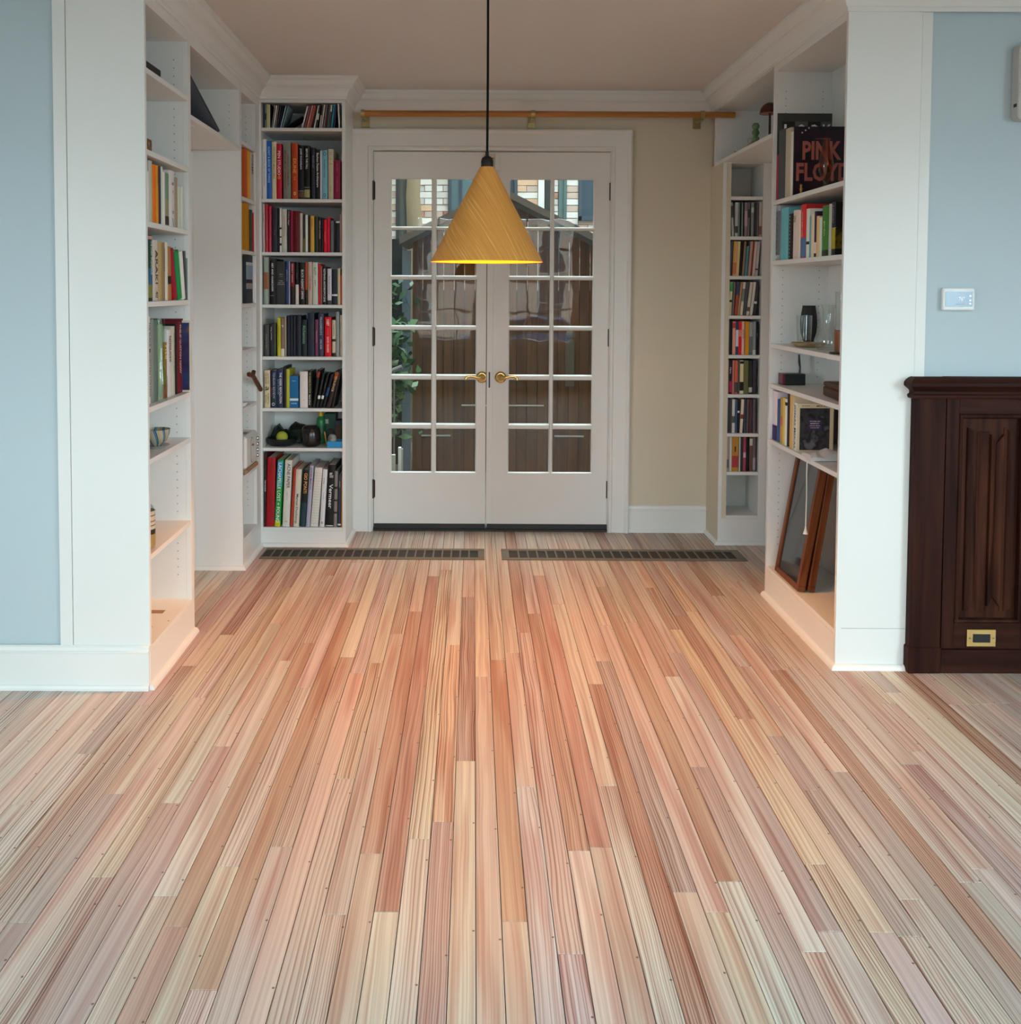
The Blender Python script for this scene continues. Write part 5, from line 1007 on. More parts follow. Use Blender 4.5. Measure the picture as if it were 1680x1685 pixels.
# -- narrow corner bookcase: wooden forked tool, dish, toaster
ht = P('N', 420, SN[5])
wt = empty('wooden_mallet', (xleft(4.8) + .006, 4.80, .90), 0, 'dark reddish wooden fork-headed tool leaning in the corner bookcase', 'tool')
wm = wood('mallet_wood', (.075, .020, .008), (.15, .045, .018), 2, 60, .1)
a0, a1, a2, a3 = [Vector(on(0, xleft(4.8) + .006, *q)) - wt.location for q in ((429, 641), (416, 618), (410, 616), (417.5, 611))]
MB().tube([a0, a1], [.0125, .0115], 8).build('handle', wm, wt, smooth=50); MB().tube([a1 - (a0 - a1) * -.05, a2], [.0125, .013], 8).build('head', wm, wt, smooth=50); MB().tube([a1, a3], [.0115, .0115], 8).build('prong', wm, wt, smooth=50)
thing_mb('small_dish', MB().lathe([(0, 0), (.022, 0), (.026, .004), (.034, .018), (.036, .020), (.031, .019), (.022, .006), (0, .006)], 24, cap=False), WHITE, (xleft(4.745) - .030, 4.745, SN[5] + .0006), 'small white dish on the narrow corner bookcase', 'dish', 50)
to = empty('toaster', (xleft(4.83) - .108, 4.832, SN[6] + .0006), 0, 'white toaster with wooden base on the narrow corner bookcase', 'toaster')
TOW = mat('toaster_white', (.74, .73, .70), .3)
MB().box(-.090, .115, -.125, .125, .022, .190).build('body', TOW, to, bev=.012); MB().box(-.088, .118, -.123, .123, .002, .0225).build('base', wood('toaster_base_wood', (.28, .16, .08), (.44, .28, .15), 1, 40, .1), to, bev=.004)
MB().box(-.07, .09, -.03, .03, .1895, .1915).build('bread_slot', BLACK, to)
pr = []
for cz, a0_ in ((.150, 0), (.062, 180)):
    for q in range(9): a = math.radians(a0_ + q * 22.5); pr.append((.022 * math.cos(a), cz + .022 * math.sin(a) * 1))
fr_ = MB().prism(pr, .1152, .1162, lambda y, z, x: (x, y - .01, z)).build('lever_slot', mat('toaster_line', (.12, .10, .08), .4), to)
MB().prism([(y * .8, .106 + (z - .106) * .94) for y, z in pr], .1155, .1168, lambda y, z, x: (x, y - .01, z)).build('slot_face', TOW, fr_)
MB().box(.1166, .124, -.022, .002, .128, .136).build('lever', mat('copper_lever', (.40, .20, .13), .3, .8), to, bev=.001)
for z in (.06, .09, .12, .15): MB().lathe([(0, .012), (.009, .011), (.011, .006), (.010, 0)], 14).build('dial', mat('chrome', (.6, .6, .6), .12, 1), to, smooth=40).matrix_local = Matrix.Translation((.115, .095, z)) @ Matrix.Rotation(R90, 4, 'Y')
# -- seventh shelf of the back bookcase
zs = SB[6] + .0008
def PB(px, dep=.0): return float(plane_pt('B', px, SB[6], dep)[0])
tr = thing_mb('black_tray', MB().lathe([(0, 0), (.060, 0), (.075, .012), (.083, .040), (.080, .041), (.071, .015), (.056, .006), (0, .006)], 28, cap=False), mat('black_dish', (.010, .011, .012), .4), (PB(464, .09), YBC + .10, zs), 'black shallow dish holding a ball on the back bookcase', 'dish', 50)
thing_mb('tennis_ball', MB().lathe([(.0315 * math.sin(math.pi * i / 14), -.0315 * math.cos(math.pi * i / 14)) for i in range(15)], 24, cap=False), mat('tennis_felt', (.42, .45, .05), .95, bump=.5, bscale=300), (PB(464, .06), YBC + .075, zs + .047), 'yellow-green tennis ball in the black dish', 'ball', 90)
rr = random.Random(3)
def crumple(pts, h, m, loc, name, label, cat, seed, w=.06):
    rr_ = random.Random(seed); mb_ = MB(); n = len(pts); vs = []
    for j in range(4):
        t = j / 3
        for i, (x, z) in enumerate(pts): vs.append((x + rr_.uniform(-.006, .006), -w / 2 + w * t + rr_.uniform(-.008, .008), max(z * (1 - .35 * abs(2 * t - 1)) + rr_.uniform(-.006, .006), 0.0)))
    fs = [(j * n + i, j * n + i + 1, (j + 1) * n + i + 1, (j + 1) * n + i) for j in range(3) for i in range(n - 1)]
    fs += [tuple(range(n))[::-1], tuple(range(3 * n, 4 * n))]; fs += [(j * n + n - 1, j * n, (j + 1) * n, (j + 1) * n + n - 1) for j in range(3)]
    return thing_mb(name, mb_.add(vs, fs), m, loc, label, cat, 20)
GBAG = blob_mat('dark_green_bag', ['040806', '0c2418', '060a08', '4a5a50'], 22)
crumple([(-.05, 0), (-.052, .06), (-.035, .10), (-.015, .115), (.01, .09), (.03, .085), (.045, .0)], .1, GBAG, (PB(459, .17) + .014, YBC + .185, zs), 'plastic_bag', 'dark green crumpled bag behind the tennis ball', 'bag', 1)
crumple([(-.06, 0), (-.045, .07), (-.02, .105), (.005, .128), (.04, .118), (.085, .105), (.10, .06), (.09, 0)], .1, GBAG, (PB(484, .15), YBC + .175, zs), 'plastic_bag', 'dark green patterned bag beside the black pot', 'bag', 2)
thing_mb('black_pot', MB().lathe([(0, 0), (.040, 0), (.050, .010), (.0555, .035), (.054, .07), (.047, .100), (.036, .112), (.0, .114)], 32), mat('black_gloss', (.008, .008, .009), .22), (PB(511.5, .055), YBC + .068, zs), 'round black pot in the middle of the seventh back shelf', 'pot', 50)
gb = empty('squeeze_bottle', (PB(528, .15), YBC + .165, zs), 0, 'green squeeze bottle with yellow cap on the back bookcase', 'bottle')
MB().lathe([(0, 0), (.023, 0), (.025, .004), (.025, .12), (.022, .14), (.012, .150), (.011, .156), (0, .156)], 20).build('body', mat('green_plastic', (.02, .20, .07), .3), gb, smooth=40); MB().lathe([(.0135, .152), (.0135, .172), (.012, .178), (0, .178)], 16).build('cap', mat('yellow_cap', (.62, .48, .02), .35), gb, smooth=40)
MB().lathe([(.0252, .04), (.0252, .10)], 20, cap=False).build('label', mat('dark_green_label', (.02, .12, .06), .4), gb, smooth=60)
gx = empty('carton', (PB(544.5, .22), YBC + .225, zs), 0, 'dark green carton with a white label behind the blue tray', 'box')
MB().box(-.034, .034, -.03, .05, 0, .160).build('body', mat('green_carton', (.010, .075, .050), .5), gx, bev=.001); MB().box(-.028, -.008, -.0312, -.0302, .105, .130).build('label', mat('white_label', (.55, .58, .56), .5), gx)
MB().lathe([(0, .002), (.020, .002), (.022, 0)], 20).build('round_badge', BLACK, gx).matrix_local = Matrix.Translation((.004, -.0302, .055)) @ Matrix.Rotation(R90, 4, 'X')
bb = empty('brown_box', (PB(558, .12), YBC + .155, zs), 0, 'brown box with navy lid at the right end of the seventh shelf', 'box')
MB().box(-.017, .014, -.04, .05, 0, .108).build('body', mat('brown_card', (.085, .035, .018), .6), bb, bev=.001); MB().box(-.0175, .0145, -.0405, .0505, .108, .133).build('lid', mat('navy_card', (.012, .018, .045), .5), bb, bev=.001)
bt_ = empty('blue_tray', (PB(551.5, .02), YBC + .052, zs), 0, 'bright blue plastic tray at the right of the seventh back shelf', 'tray')
BLP = mat('blue_plastic', (.012, .26, .58), .35)
MB().box(-.040, .040, -.045, .045, 0, .003).box(-.040, .040, -.045, -.042, .003, .034).box(-.040, .040, .042, .045, .003, .034).box(-.040, -.037, -.042, .042, .003, .034).box(.037, .040, -.042, .042, .003, .034).build('tray_body', BLP, bt_)
thing_mb('ceramic_cup', MB().lathe([(0, 0), (.016, 0), (.022, .008), (.026, .03), (.022, .052), (.012, .062), (0, .064)], 24), blob_mat('grey_green_ceramic', ['6c7468', '9ca09c', '3c5444'], 30), (PB(546, .03), YBC + .058, zs + .0035), 'pale grey rounded cup standing in the blue tray', 'cup', 60)
thing_mb('orange_pen', MB().tube([(0, 0, .003), (-.014, .012, .075)], .0035, 8), mat('orange_plastic', (.50, .22, .02), .4), (PB(536.5, .04), YBC + .075, zs), 'orange pen leaning against the green bottle', 'pen', 40)

# -- bridging bay on the right: bubble vases, mushroom lamp, small ornament
zb_ = 2.1136
def bubble(n, r, c0):
    pr_ = [(0, 0), (r * .7, 0)]
    for i in range(n):
        for q in range(1, 8): t = q / 8 * math.pi; pr_.append((r * (.62 + .38 * math.sin(t)), (i + q / 8) * 2 * r * .86))
        pr_.append((r * .62, (i + 1) * 2 * r * .86))
    pr_ += [(r * .5, n * 2 * r * .86), (r * .5, .01), (0, .008)]
    return MB().lathe(pr_, 20, cap=False)
g1 = plane_pt('R', 1243, zb_, .03)
def RBP(px, ins=.0):
    X = XR + ins; py = 200
    for _ in range(4):
        p_ = on(0, X, px, py); py = proj((X, p_[1], zb_))[1]
    return p_
q = RBP(1243, .07); thing_mb('bubble_vase', bubble(4, .0185, 0), mat('green_bubble_glass', (.10, .20, .085), .12, coat=.5), (float(q[0]), float(q[1]), zb_), 'green bubble-stack vase on the right bridging bay', 'vase', 60)
q = RBP(1234.5, .09); thing_mb('bubble_vase', bubble(3, .015, 0), mat('clear_bubble_glass', (.46, .42, .40), .1, coat=.5), (float(q[0]), float(q[1]), zb_), 'small clear bubble vase left of the green one', 'vase', 60)
q = RBP(1266, .06); ml = empty('mushroom_lamp', (float(q[0]), float(q[1]), zb_), 0, 'dark red mushroom-shaped lamp on the right bridging bay', 'lamp')
DR = mat('dark_red_gloss', (.045, .006, .008), .25)
MB().lathe([(0, 0), (.030, 0), (.030, .006), (.006, .010), (.005, .14), (0, .14)], 20).build('stem', DR, ml, smooth=40); MB().lathe([(.048, .128), (.044, .150), (.032, .168), (.016, .178), (0, .180)], 28, cap=False).build('shade', DR, ml, smooth=60); MB().lathe([(.046, .129), (0, .131)], 28, cap=False).build('diffuser', mat('pink_diffuser', (.4, .2, .16), .5), ml, smooth=60)
q = RBP(1211, .03); orn = empty('small_ornament', (float(q[0]), float(q[1]), zb_), 0, 'tiny brass and white ornament near the end of the right bay', 'ornament')
MB().lathe([(0, 0), (.012, 0), (.012, .012), (.008, .018), (0, .018)], 14).build('base', OLDBRASS, orn, smooth=40); MB().lathe([(0, .017), (.006, .020), (.006, .028), (0, .032)], 12).build('top', WHITE, orn, smooth=50)

# -- right bookcase
q = plane_pt('R', 1358.5, SR[0], .03)
thing_mb('glass_vase', MB().lathe([(0, 0), (.020, 0), (.020, .004), (.008, .014), (.008, .024), (.020, .045), (.0275, .075), (.028, .10), (.022, .14), (.014, .175), (.011, .198), (.009, .198), (.011, .172), (.018, .138), (.024, .10), (.022, .07), (0, .04)], 28, cap=False), AMBERG, (float(q[0]), float(q[1]), SR[0] + .0006), 'reddish brown glass vase in front of the salmon-lettered book', 'vase', 60)
q = plane_pt('R', 1312.5, SR[0], -.004)
fg = thing_mb('gold_figurine', MB().lathe([(0, 0), (.009, 0), (.008, .004), (.004, .008), (.007, .022), (.004, .030), (.006, .038), (0, .044)], 12), mat('dull_gold', (.42, .22, .06), .35, .8), (XR + .022, float(q[1]), SR[0] + .0006), 'tiny gold figurine at the front of the top right shelf', 'figurine', 50)
q = plane_pt('R', 1393, SR[0])
book('R', SR[0], (1387.5, 1390.5, 227, '6c7028'), 'yellow-green book edge at the near end of the top right shelf', 'books on the top shelf of the right bookcase', inset=.03, depth=.2)
zc = SR[2] + .0008
pl = plane_pt('R', 1331, SR[2], .07)
pw = (float(pl[0]), float(pl[1]), zc)
PALEW = wood('pale_plate_wood', (.36, .24, .12), (.50, .36, .20), 1, 50, .1)
thing_mb('wooden_plate', MB().lathe([(0, 0), (.050, 0), (.062, .006), (.072, .016), (.074, .018), (.070, .018), (.058, .009), (0, .007)], 36, cap=False), PALEW, pw, 'pale wooden plate under the drinking glass and carafe', 'plate', 50)
q = plane_pt('R', 1317.8, SR[2], .05)
thing_mb('tumbler', MB().lathe([(0, 0), (.026, 0), (.028, .004), (.031, .06), (.0325, .125), (.0312, .125), (.0295, .06), (.026, .018), (0, .016)], 32, cap=False), CLEAR, (pw[0] - .012, pw[1] + .028, zc + .008), 'clear straight drinking glass on the wooden plate', 'glass', 60)
q = plane_pt('R', 1329, SR[2], .16)
thing_mb('black_vase', MB().lathe([(0, 0), (.022, 0), (.026, .006), (.040, .05), (.043, .09), (.040, .13), (.033, .172), (.030, .172), (.036, .13), (0, .02)], 8, cap=False), mat('black_facet_glaze', (.008, .008, .009), .18), (float(q[0]), float(q[1]), zc), 'black faceted vase behind the drinking glass', 'vase', None)
q = plane_pt('R', 1362, SR[2], .075)
thing_mb('carafe', MB().lathe([(0, 0), (.040, 0), (.048, .010), (.052, .030), (.048, .052), (.034, .075), (.024, .090), (.022, .115), (.024, .165), (.030, .182), (.028, .182), (.0225, .165), (.0205, .115), (.022, .091), (.032, .076), (.0455, .052), (.049, .03), (.045, .012), (0, .006)], 36, cap=False), CLEAR, (float(q[0]), float(q[1]), zc + .001), 'clear glass carafe with a flared neck on the right bookcase', 'carafe', 60)
q = plane_pt('R', 1386, SR[2], .12)
thing_mb('glass_cylinder', MB().lathe([(0, 0), (.030, 0), (.031, .004), (.031, .235), (.029, .235), (.029, .008), (0, .006)], 28, cap=False), CLEAR, (float(q[0]), float(q[1]), zc), 'tall straight clear glass vase beside the post', 'vase', 60)
q = plane_pt('R', 1381, SR[2], .03)
thing_mb('coaster', MB().lathe([(0, 0), (.045, 0), (.046, .003), (.044, .006), (0, .006)], 28), BLACK, (float(q[0]) + .01, float(q[1]), zc), 'black round coaster under the orange cup', 'coaster', 40)
thing_mb('orange_cup', MB().lathe([(0, 0), (.026, 0), (.028, .002), (.029, .082), (.026, .082), (.025, .008), (0, .006)], 28, cap=False), mat('orange_brown_clay', (.20, .065, .022), .4), (float(q[0]) + .01, float(q[1]), zc + .0065), 'orange-brown straight cup on a black coaster', 'cup', 40)
zd = SR[3] + .0008
a_, b_ = plane_pt('R', 1279, SR[3], .06), plane_pt('R', 1310, SR[3], .06)
rbx = empty('small_case', (XR + .055, (a_.y + b_.y) / 2 - .05, zd), 0, 'black case with a red end and strap on the right bookcase', 'case')
MB().box(-.016, .075, -.03, .03, 0, .050).build('body', mat('black_case', (.010, .013, .015), .4), rbx, bev=.002); MB().box(-.027, -.0162, -.03, .03, 0, .050).build('end_cap', mat('red_case', (.13, .008, .025), .4), rbx, bev=.001)
MB().box(-.0165, .0755, -.0306, .0306, .024, .0255).build('seam', mat('case_seam', (.03, .035, .04), .4), rbx)
MB().tube([(.058, 0, .049), (.060, 0, .075), (.056, 0, .10), (.054, 0, .135)], [.006, .004, .0055, .004], 8).build('strap', BLACK, rbx, smooth=50)
wd = empty('wooden_case', (XR + .135, 3.625, zd), -.10, 'dark brown wooden case lying on the right bookcase shelf', 'case')
DW = wood('walnut_case', (.045, .018, .010), (.085, .036, .02), 1, 50, .08)
MB().box(-.085, .085, -.15, .165, 0, .036).build('body', DW, wd, bev=.004); MB().box(-.085, .085, -.15, .165, .0365, .056).build('lid', DW, wd, bev=.005)
# crumpled white cloth and hanging cord with a pull
ze = SR[4] + .0008
q = plane_pt('R', 1361, SR[4], .06)
CL = mat('white_cloth', (.66, .63, .60), .8)
crumple([(-.075, 0), (-.07, .022), (-.045, .034), (-.02, .028), (.005, .045), (.03, .040), (.06, .026), (.07, 0)], .05, CL, (float(q[0]) - .01, float(q[1]), ze), 'crumpled_cloth', 'crumpled white cloth lying on the right bookcase shelf', 'cloth', 7, .11)
c0 = plane_pt('R', 1331.5, SR[4], -.016)
cd = empty('pull_cord', (XR - .008, float(c0.y), ze), 0, 'white cord with a pull hanging over the right shelf edge', 'cord')
WP = mat('cord_white', (.72, .69, .65), .5)
MB().tube([(.075, -.045, .014), (.045, -.03, .008), (.015, -.008, .006), (.002, 0, .003), (-.004, .001, -.012), (-.005, 0, -.06), (-.004, -.001, -.15), (-.005, 0, -.272)], .0023, 8).build('cord', WP, cd, smooth=60)
o = MB().lathe([(0, .030), (.003, .030), (.0045, .018), (.010, 0), (0, 0)], 14).build('pull', WP, cd, smooth=50); o.location = (-.005, 0, -.300)
# framed pictures leaning on the bottom shelf
zf = SR[5] + .0008
BG = mat('dark_picture_glass', (.028, .030, .034), .06, spec=.7)
def framed(y0, y1, xb, h, lean, t, label, m=BROWNF, fw_=.022, glass=BG, yaw=0):
    r_ = empty('picture_frame', (xb, (y0 + y1) / 2, zf + t * math.sin(lean) + .0005), 0, label, 'picture frame')
    r_.rotation_euler = (0, lean, yaw)
    hw = abs(y1 - y0) / 2
    MB().box(0, t, -hw, hw, 0, fw_).build('frame_rail', m, r_, bev=.002); MB().box(0, t, -hw, hw, h - fw_, h).build('frame_rail', m, r_, bev=.002)
    MB().box(0, t, -hw, -hw + fw_, fw_, h - fw_).build('frame_stile', m, r_, bev=.002); MB().box(0, t, hw - fw_, hw, fw_, h - fw_).build('frame_stile', m, r_, bev=.002)
    MB().box(.008, .012, -hw + fw_ - .002, hw - fw_ + .002, fw_ - .002, h - fw_ + .002).build('glass', glass, r_)
    MB().box(.013, t - .002, -hw + .004, hw - .004, .004, h - .004).build('backing', mat('frame_backing', (.05, .03, .02), .8), r_)
    return r_
f0 = plane_pt('R', 1275.5, SR[5]); f1 = plane_pt('R', 1313, SR[5])
framed(float(f1.y), float(f0.y) - .0, XR + .008, .545, .165, .034, 'brown framed dark glass picture leaning at the left of the bottom shelf')
framed(float(f1.y) - .005, float(f0.y) - .03, XR + .052, .530, .150, .028, 'second brown framed picture leaning behind the first one', glass=mat('black_board', (.012, .011, .010), .5))
framed(3.50, 3.72, XR + .12, .50, .10, .03, 'tall brown wooden frame leaning near the post on the bottom shelf', glass=mat('black_board', (.012, .011, .010), .5))

# ------------------------------------------------------------------ yard beyond the french doors
struct('floor', MB().box(-6, 7, 5.56, 14, -.30, -.16), mat('yard_paving', (.085, .075, .065), .9, bump=.4, bscale=30), 'dark paved yard beyond the french doors', 'ground')
struct('trim_17', MB().box(-.60, .80, YB + .10, YB + .35, -.17, -.01), mat('sill_stone', (.10, .09, .08), .8), 'stone step outside the french doors', 'step')
# plank shed with a gable
YS = 8.0
PLK = wood('brown_planks', (.085, .034, .010), (.150, .064, .019), 2, 26, .05, .6)
PLK2 = wood('brown_planks_dark', (.070, .027, .008), (.120, .050, .015), 2, 26, .05, .6)
shed = empty('plank_shed', (.5, YS, -.16), 0, 'brown vertical plank shed with a gable roof behind the glass doors', 'shed')
AX, AZ, SL = .22, 2.16, .50
x = -.52; i = 0; pitch = .0885
while x < 1.75:
    z = AZ - SL * abs(x + pitch / 2 - AX)
    zl, zr = AZ - SL * abs(x - AX), AZ - SL * abs(x + pitch - AX)
    m_ = MB(); off = (.0, .003, .001)[i % 3]
    x0, x1 = x + .0025 - .5, x + pitch - .0025 - .5
    vs = [(x0, off, 0), (x1, off, 0), (x1, .022, 0), (x0, .022, 0), (x0, off, zl + .16), (x1, off, zr + .16), (x1, .022, zr + .16), (x0, .022, zl + .16)]
    m_.add(vs, [(3, 2, 1, 0), (4, 5, 6, 7), (0, 1, 5, 4), (1, 2, 6, 5), (2, 3, 7, 6), (3, 0, 4, 7)])
    m_.build('plank', (PLK, PLK2, PLK)[(i * 7) % 3], shed); x += pitch; i += 1
MB().box(-1.0, 1.24, .023, .04, 0, 1.55).build('inner_lining', DARK, shed)
ROOFM = mat('roof_grey', (.13, .115, .10), .8)
for sx, xe in ((-1, -.62), (1, 1.86)):
    za_, zb3 = AZ + .03 + .16, AZ + .03 + .16 - SL * abs(xe - AX)
    a, b = AX - .5, xe - .5
    vs = [(a, -.14, za_), (b, -.14, zb3), (b, 1.0, zb3), (a, 1.0, za_), (a, -.14, za_ + .06), (b, -.14, zb3 + .06), (b, 1.0, zb3 + .06), (a, 1.0, za_ + .06)]
    MB().add(vs, [(0, 1, 2, 3), (4, 5, 6, 7), (0, 1, 5, 4), (1, 2, 6, 5), (2, 3, 7, 6), (3, 0, 4, 7)]).build('roof_slope', ROOFM, shed)
STEEL = mat('brushed_steel', (.55, .54, .50), .3, .9)
for (xa, xb, z) in ((-.10, .60, .415), (-.44, -.19, .155), (.69, .94, .155)):
    h_ = MB().tube([(xa - .5, -.03, z + .16), (xb - .5, -.03, z + .16)], .008, 8)
    for q in (xa + .03, xb - .03): h_.tube([(q - .5, -.03, z + .16), (q - .5, .004, z + .16)], .006, 6)
    h_.build('bar_handle', STEEL, shed)
sp = empty('hanging_strap', (.82, YS - .012, .58), 0, 'grey-brown strap hanging from a hook on the plank shed', 'strap')
MB().box(-.040, .035, -.012, -.004, 0, .40).build('strap', mat('strap_canvas', (.11, .085, .06), .9), sp, bev=.002)
MB().lathe([(0, .012), (.014, .010), (.035, .004), (.040, 0)], 10).build('hook_rosette', IRON, sp).matrix_local = Matrix.Translation((0, -.004, .44)) @ Matrix.Rotation(R90, 4, 'X')
dp = thing_mb('downpipe', MB().box(-.035, .035, -.03, .03, 0, 1.88).box(-.045, .045, -.035, .035, 1.0, 1.03), mat('blue_grey_metal', (.13, .19, .25), .5), (-.565, YS - .06, -.16), 'blue-grey square downpipe at the left corner of the shed', 'downpipe', None)
# plants by the left edge, in front of a dark fence
fnc = empty('dark_fence', (-1.5, 8.35, -.16), 0, 'dark board fence behind the plants left of the shed', 'fence')
for i in range(17):
    MB().box(i * .11 - 1.0 + .004, i * .11 - 1.0 + .106, 0, .02, 0, 2.0).build('board', mat('fence_dark', (.016, .018, .016), .8), fnc)
def leafy(n, wid, h, seed, L, base=.1, elong=4):
    rg = random.Random(seed); mb_ = MB()
    for _ in range(n):
        c = Vector((rg.gauss(0, wid), rg.gauss(0, wid * .7), base + (h - base) * rg.random() ** .8)); l = L * rg.uniform(.6, 1.2)
        d = Vector((rg.gauss(0, 1), rg.gauss(0, 1), rg.gauss(.4, .6))).normalized(); s_ = d.cross(Vector((rg.gauss(0, 1), rg.gauss(0, 1), 1))).normalized() * l / elong
        mb_.add([c, c + d * l * .5 + s_, c + d * l, c + d * l * .5 - s_], [(0, 1, 2, 3)])
    return mb_
LEAF = mat('leaf_green', (.055, .13, .04), .45); LEAFD = mat('leaf_dark_green', (.030, .075, .030), .45); BARK = mat('bark_tan', (.30, .24, .15), .9, bump=1, bscale=25, var=.3)
for (x, y, n, wd_, h_, sd, L_, mm, lb) in ((-.78, 7.7, 420, .12, 1.45, 1, .11, LEAFD, 'dark leafy shrub growing left of the shed'), (-.66, 7.35, 160, .10, 1.15, 2, .12, LEAF, 'lighter green shrub with narrow leaves beside the shed'), (-1.45, 7.75, 300, .14, 1.7, 3, .12, LEAFD, 'tall dark shrub farther left by the fence')):
    s_ = empty('shrub', (x, y, -.16), 0, lb, 'shrub')
    leafy(n, wd_, h_ + .16, sd, L_, .35).build('foliage', mm, s_)['kind'] = 'stuff'
    MB().tube([(0, 0, 0), (.02, .01, .5), (-.01, 0, h_ * .9)], [.014, .011, .005], 6).build('stem', mat('stem_brown', (.08, .05, .03), .8), s_)
rl = empty('step_railing', (-.75, 7.0, -.16), 0, 'grey metal railing sloping past the plants', 'railing')
MB().tube([(-.28, 0, .78), (.22, 0, .98)], .018, 8).build('handrail', mat('rail_grey', (.24, .24, .25), .4, .5), rl)
for q in range(5): MB().tube([(-.24 + q * .1, 0, 0), (-.24 + q * .1, 0, .78 + q * .04)], .007, 6).build('baluster', mat('rail_grey', (.24, .24, .25), .4, .5), rl)
for i, z in enumerate((1.22, 1.60)): MB().tube([(-.28, 0, z), (.16, 0, z + .03)], .006, 6).build('wire', mat('rail_grey', (.24, .24, .25), .4, .5), rl)
tk = empty('tree', (-.62, 9.6, -.16), 0, 'tan-barked tree trunk between the shed and the brick house', 'tree')
MB().tube([(0.02, 0, 0), (0, 0, 1.2), (.03, 0, 2.0), (.0, 0, 2.5), (.05, 0, 3.4), (.1, 0, 5)], [.085, .075, .085, .07, .06, .04], 12).build('trunk', BARK, tk, smooth=60)
leafy(500, .33, 6, 9, .22, 3.9, 2.4).build('foliage', LEAF, tk)['kind'] = 'stuff'
# white boards leaning just outside
b1 = thing_mb('insulation_board', MB().box(-.02, .02, 0, .03, 0, .46), mat('pale_green_board', (.50, .53, .45), .6), (-.535, 6.2, -.158), 'pale board leaning outside the lower left pane', 'board', None, bev=.001)
b2 = empty('white_frame', (-.485, 6.25, -.158), 0, 'white frame standing beside the pale board outside', 'frame')
MB().box(-.014, .006, 0, .04, 0, .50).build('frame_stile', WHITE, b2, bev=.002); MB().box(.006, .016, .01, .03, .0, .49).build('frame_edge', mat('frame_edge', (.5, .5, .48), .5), b2)
# brick house: real bricks over the part seen through the upper panes, joints recessed
YH = 11.0
MORT = mat('pale_mortar', (.36, .34, .31), .9, bump=.5, bscale=60)
def brickwall_mat():
    m = bpy.data.materials.new('far_brickwork'); m.use_nodes = True; nt = m.node_tree; b = nt.nodes['Principled BSDF']
    tc = nt.nodes.new('ShaderNodeTexCoord'); mp = nt.nodes.new('ShaderNodeMapping'); br = nt.nodes.new('ShaderNodeTexBrick')
    mp.inputs['Rotation'].default_value = (R90, 0, 0)
    br.inputs['Scale'].default_value = 1; br.inputs['Brick Width'].default_value = .215; br.inputs['Row Height'].default_value = .075; br.inputs['Mortar Size'].default_value = .008
    br.inputs['Color1'].default_value = (.50, .30, .24, 1); br.inputs['Color2'].default_value = (.58, .48, .42, 1); br.inputs['Mortar'].default_value = (.6, .57, .52, 1)
    nt.links.new(tc.outputs['Object'], mp.inputs[0]); nt.links.new(mp.outputs[0], br.inputs['Vector']); nt.links.new(br.outputs[0], b.inputs['Base Color']); b.inputs['Roughness'].default_value = .9
    return m
hs = empty('brick_house', (0, YH, -.16), 0, 'pale painted brick house with dark window frames beyond the yard', 'house')
MB().box(-5, 6, .012, .4, 0, 1.86).box(-5, 6, .012, .4, 3.06, 14).box(-5, -1.32, .012, .4, 1.86, 3.06).box(1.85, 6, .012, .4, 1.86, 3.06).build('wall', brickwall_mat(), hs)
MB().box(-1.32, 1.85, .022, .4, 1.86, 3.06).build('mortar_bed', MORT, hs)
rgb = random.Random(8)
BRK = [mat('brick_%d' % i, c, .9, bump=.6, bscale=80) for i, c in enumerate([(.80, .77, .72), (.66, .62, .57), (.84, .82, .78), (.50, .26, .18), (.62, .48, .40), (.52, .22, .16), (.74, .50, .33)])]
bme = [MB().box(-.101, .101, 0, .03, -.0335, .0335).mesh('brick', b) for b in BRK]
def wx(px): return float(on(1, YH, px, 340)[0])
OPEN = [(wx(652), wx(683)), (wx(738), wx(800)), (wx(836), wx(851)), (wx(885), wx(907)), (wx(919), wx(932)), (wx(952), wx(985))]
nb_ = 0
GAPS = [(-1.30, OPEN[0][0])] + [(OPEN[i][1], OPEN[i + 1][0]) for i in range(5)] + [(OPEN[5][0], 1.6)]
for gi, (ga, gb) in enumerate(GAPS):
    for rrow in range(15):
        z = 1.86 + .04 + rrow * .075
        if gi == 6 and z > 2.36 + .02: continue
        if gi == 6 and z < 1.72: continue
        x = ga + .004; first = True
        if gi == 0 : x = max(ga, ga + .0)
        while gb - x > .03:
            wd_ = .207 if not (first and rrow % 2) else .100
            if gb - x - wd_ < .05: wd_ = gb - x - .006
            if wd_ > .25: wd_ = .207
            if nb_ < 298:
                k = rgb.choices(range(7), [1, 1, 1, 3, 4, 3, 8] if gi == 3 else ([3, 3, 3, 3, 3, 3, 2] if gi == 6 else [8, 6, 8, 2, 3, 1, .5]))[0]
                o = bpy.data.objects.new('brick', bme[k]); COL.objects.link(o); o.parent = hs; o.location = (x + wd_ / 2, rgb.uniform(-.006, .006), z); o.scale.x = wd_ / .202; nb_ += 1
            x += wd_ + .009; first = False
print('bricks', nb_)
def house_window(a, b, z0, z1, fm, gm, bars, name='window'):
    f = MB().box(a, b, -.03, .03, z0, z0 + .05).box(a, b, -.03, .03, z1 - .05, z1).box(a, a + .035, -.03, .03, z0, z1).box(b - .035, b, -.03, .03, z0, z1).build(name, fm, hs)
    MB().box(a + .03, b - .03, .0, .006, z0 + .04, z1 - .04).build('pane', gm, f)
    for q in bars: MB().box(a + (b - a) * q - .01, a + (b - a) * q + .01, -.015, .0, z0 + .05, z1 - .05).build('bar', fm, f)
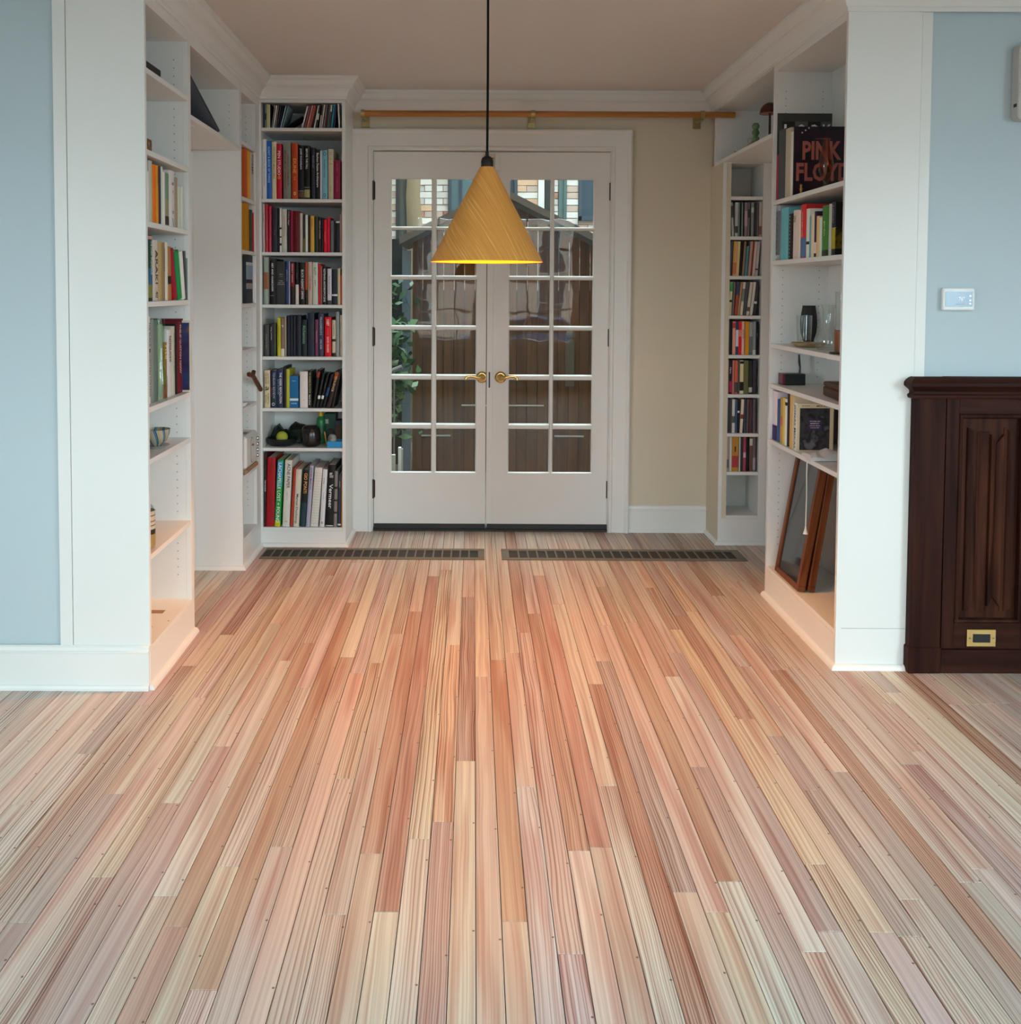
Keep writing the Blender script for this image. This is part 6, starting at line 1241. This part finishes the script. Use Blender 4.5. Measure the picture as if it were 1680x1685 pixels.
DKF = mat('dark_window_frame', (.030, .040, .042), .4); BLF = mat('blue_window_frame', (.055, .085, .115), .4); SG = mat('sky_glass', (.10, .20, .22), .08, spec=.8)
house_window(OPEN[0][0], OPEN[0][1], 1.7, 3.1, DKF, mat('dim_glass', (.10, .11, .10), .1), (.5,))
house_window(OPEN[1][0], OPEN[1][1], 1.86, 3.2, BLF, SG, (.30, .34), 'window')
house_window(OPEN[2][0], OPEN[2][1], 1.7, 3.1, BLF, mat('blue_glass', (.05, .09, .12), .1), (), 'shutter')
MB().box(OPEN[3][0], OPEN[3][0] + .07, -.06, .02, 1.5, 3.4).build('white_pipe', WHITE, hs); MB().box(OPEN[3][0] + .08, OPEN[3][1], -.05, .02, 1.5, 3.4).build('dark_pipe', DKF, hs)
house_window(OPEN[4][0], OPEN[4][1], 1.8, 3.2, mat('teal_frame', (.10, .17, .17), .4), mat('teal_glass', (.16, .26, .25), .1), (.5,), 'window')
house_window(OPEN[5][0], OPEN[5][1], 2.36, 3.2, BLF, mat('blue_glass', (.05, .09, .12), .1), (), 'shutter')
MB().box(OPEN[5][0] - .06, 2.0, -.05, .02, 1.62, 1.70).build('stone_ledge', MORT, hs)

struct('wall_left', MB().box(-3.6, -3.4, 5.6, 11, -.3, 9), mat('yard_shading_wall', (.40, .34, .30), .9), 'unseen tall wall added at the left to shade the yard', 'wall')  # unseen side walls, added to keep open sky light off the yard
struct('wall_right', MB().box(4.4, 4.6, 5.6, 11, -.3, 9), mat('yard_shading_wall', (.40, .34, .30), .9), 'unseen tall wall added at the right to shade the yard', 'wall')
# ------------------------------------------------------------------ the street on the viewer's side, seen only as reflections in the door panes
struct('floor', MB().box(-40, 40, -40, 5.4, -.9, -.7), mat('asphalt', (.06, .06, .063), .9), 'asphalt street in front of the house', 'street')
st = empty('row_house', (0, -32, -.7), 0, 'red brick row house across the street behind the viewer', 'house')
MB().box(-14, 16, -.4, 0, 0, 5.2).build('wall', brickwall_mat(), st)
STW = mat('stone_white', (.66, .64, .60), .7)
for i in range(9):
    for z in (.6, 2.95):
        x = -11.5 + i * 3.0
        f = MB().box(x - .65, x + .65, 0, .10, z - .12, z).box(x - .65, x + .65, 0, .10, z + 1.9, z + 2.05).box(x - .6, x - .5, 0, .07, z, z + 1.9).box(x + .5, x + .6, 0, .07, z, z + 1.9).box(x - .5, x + .5, .02, .06, z + .92, z + .98).build('window', STW, st)
        MB().box(x - .5, x + .5, .0, .02, z, z + 1.9).build('pane', mat('street_glass', (.05, .07, .09), .1), f)
def car(x, y, colr, lab):
    c = empty('car', (x, y, -.7), 0, lab, 'car'); bm_ = mat('car_paint', colr, .25, coat=.5)
    side = [(-2.1, .35), (-2.15, .75), (-1.9, .92), (-1.3, 1.0), (-.75, 1.42), (.65, 1.45), (1.3, 1.02), (2.0, .92), (2.15, .7), (2.1, .35)]
    MB().prism(side, -.85, .85, lambda x_, z_, y_: (x_, y_, z_)).build('body', bm_, c, bev=.03)
    MB().prism([(-1.15, 1.02), (-.68, 1.36), (.58, 1.38), (1.1, 1.04)], -.86, .86, lambda x_, z_, y_: (x_, y_, z_)).build('windows', mat('car_glass', (.02, .025, .03), .08), c)
    for wx_ in (-1.35, 1.35):
        for wy_ in (-.78, .78):
            MB().tube([(wx_, wy_ - .1, .33), (wx_, wy_ + .1, .33)], .33, 18).build('wheel', mat('tyre', (.02, .02, .02), .8), c, smooth=40)
car(1.5, -12.6, (.02, .06, .16), 'blue car parked across the street behind the viewer')
car(-4.2, -12.6, (.10, .012, .016), 'dark red car parked across the street behind the viewer')
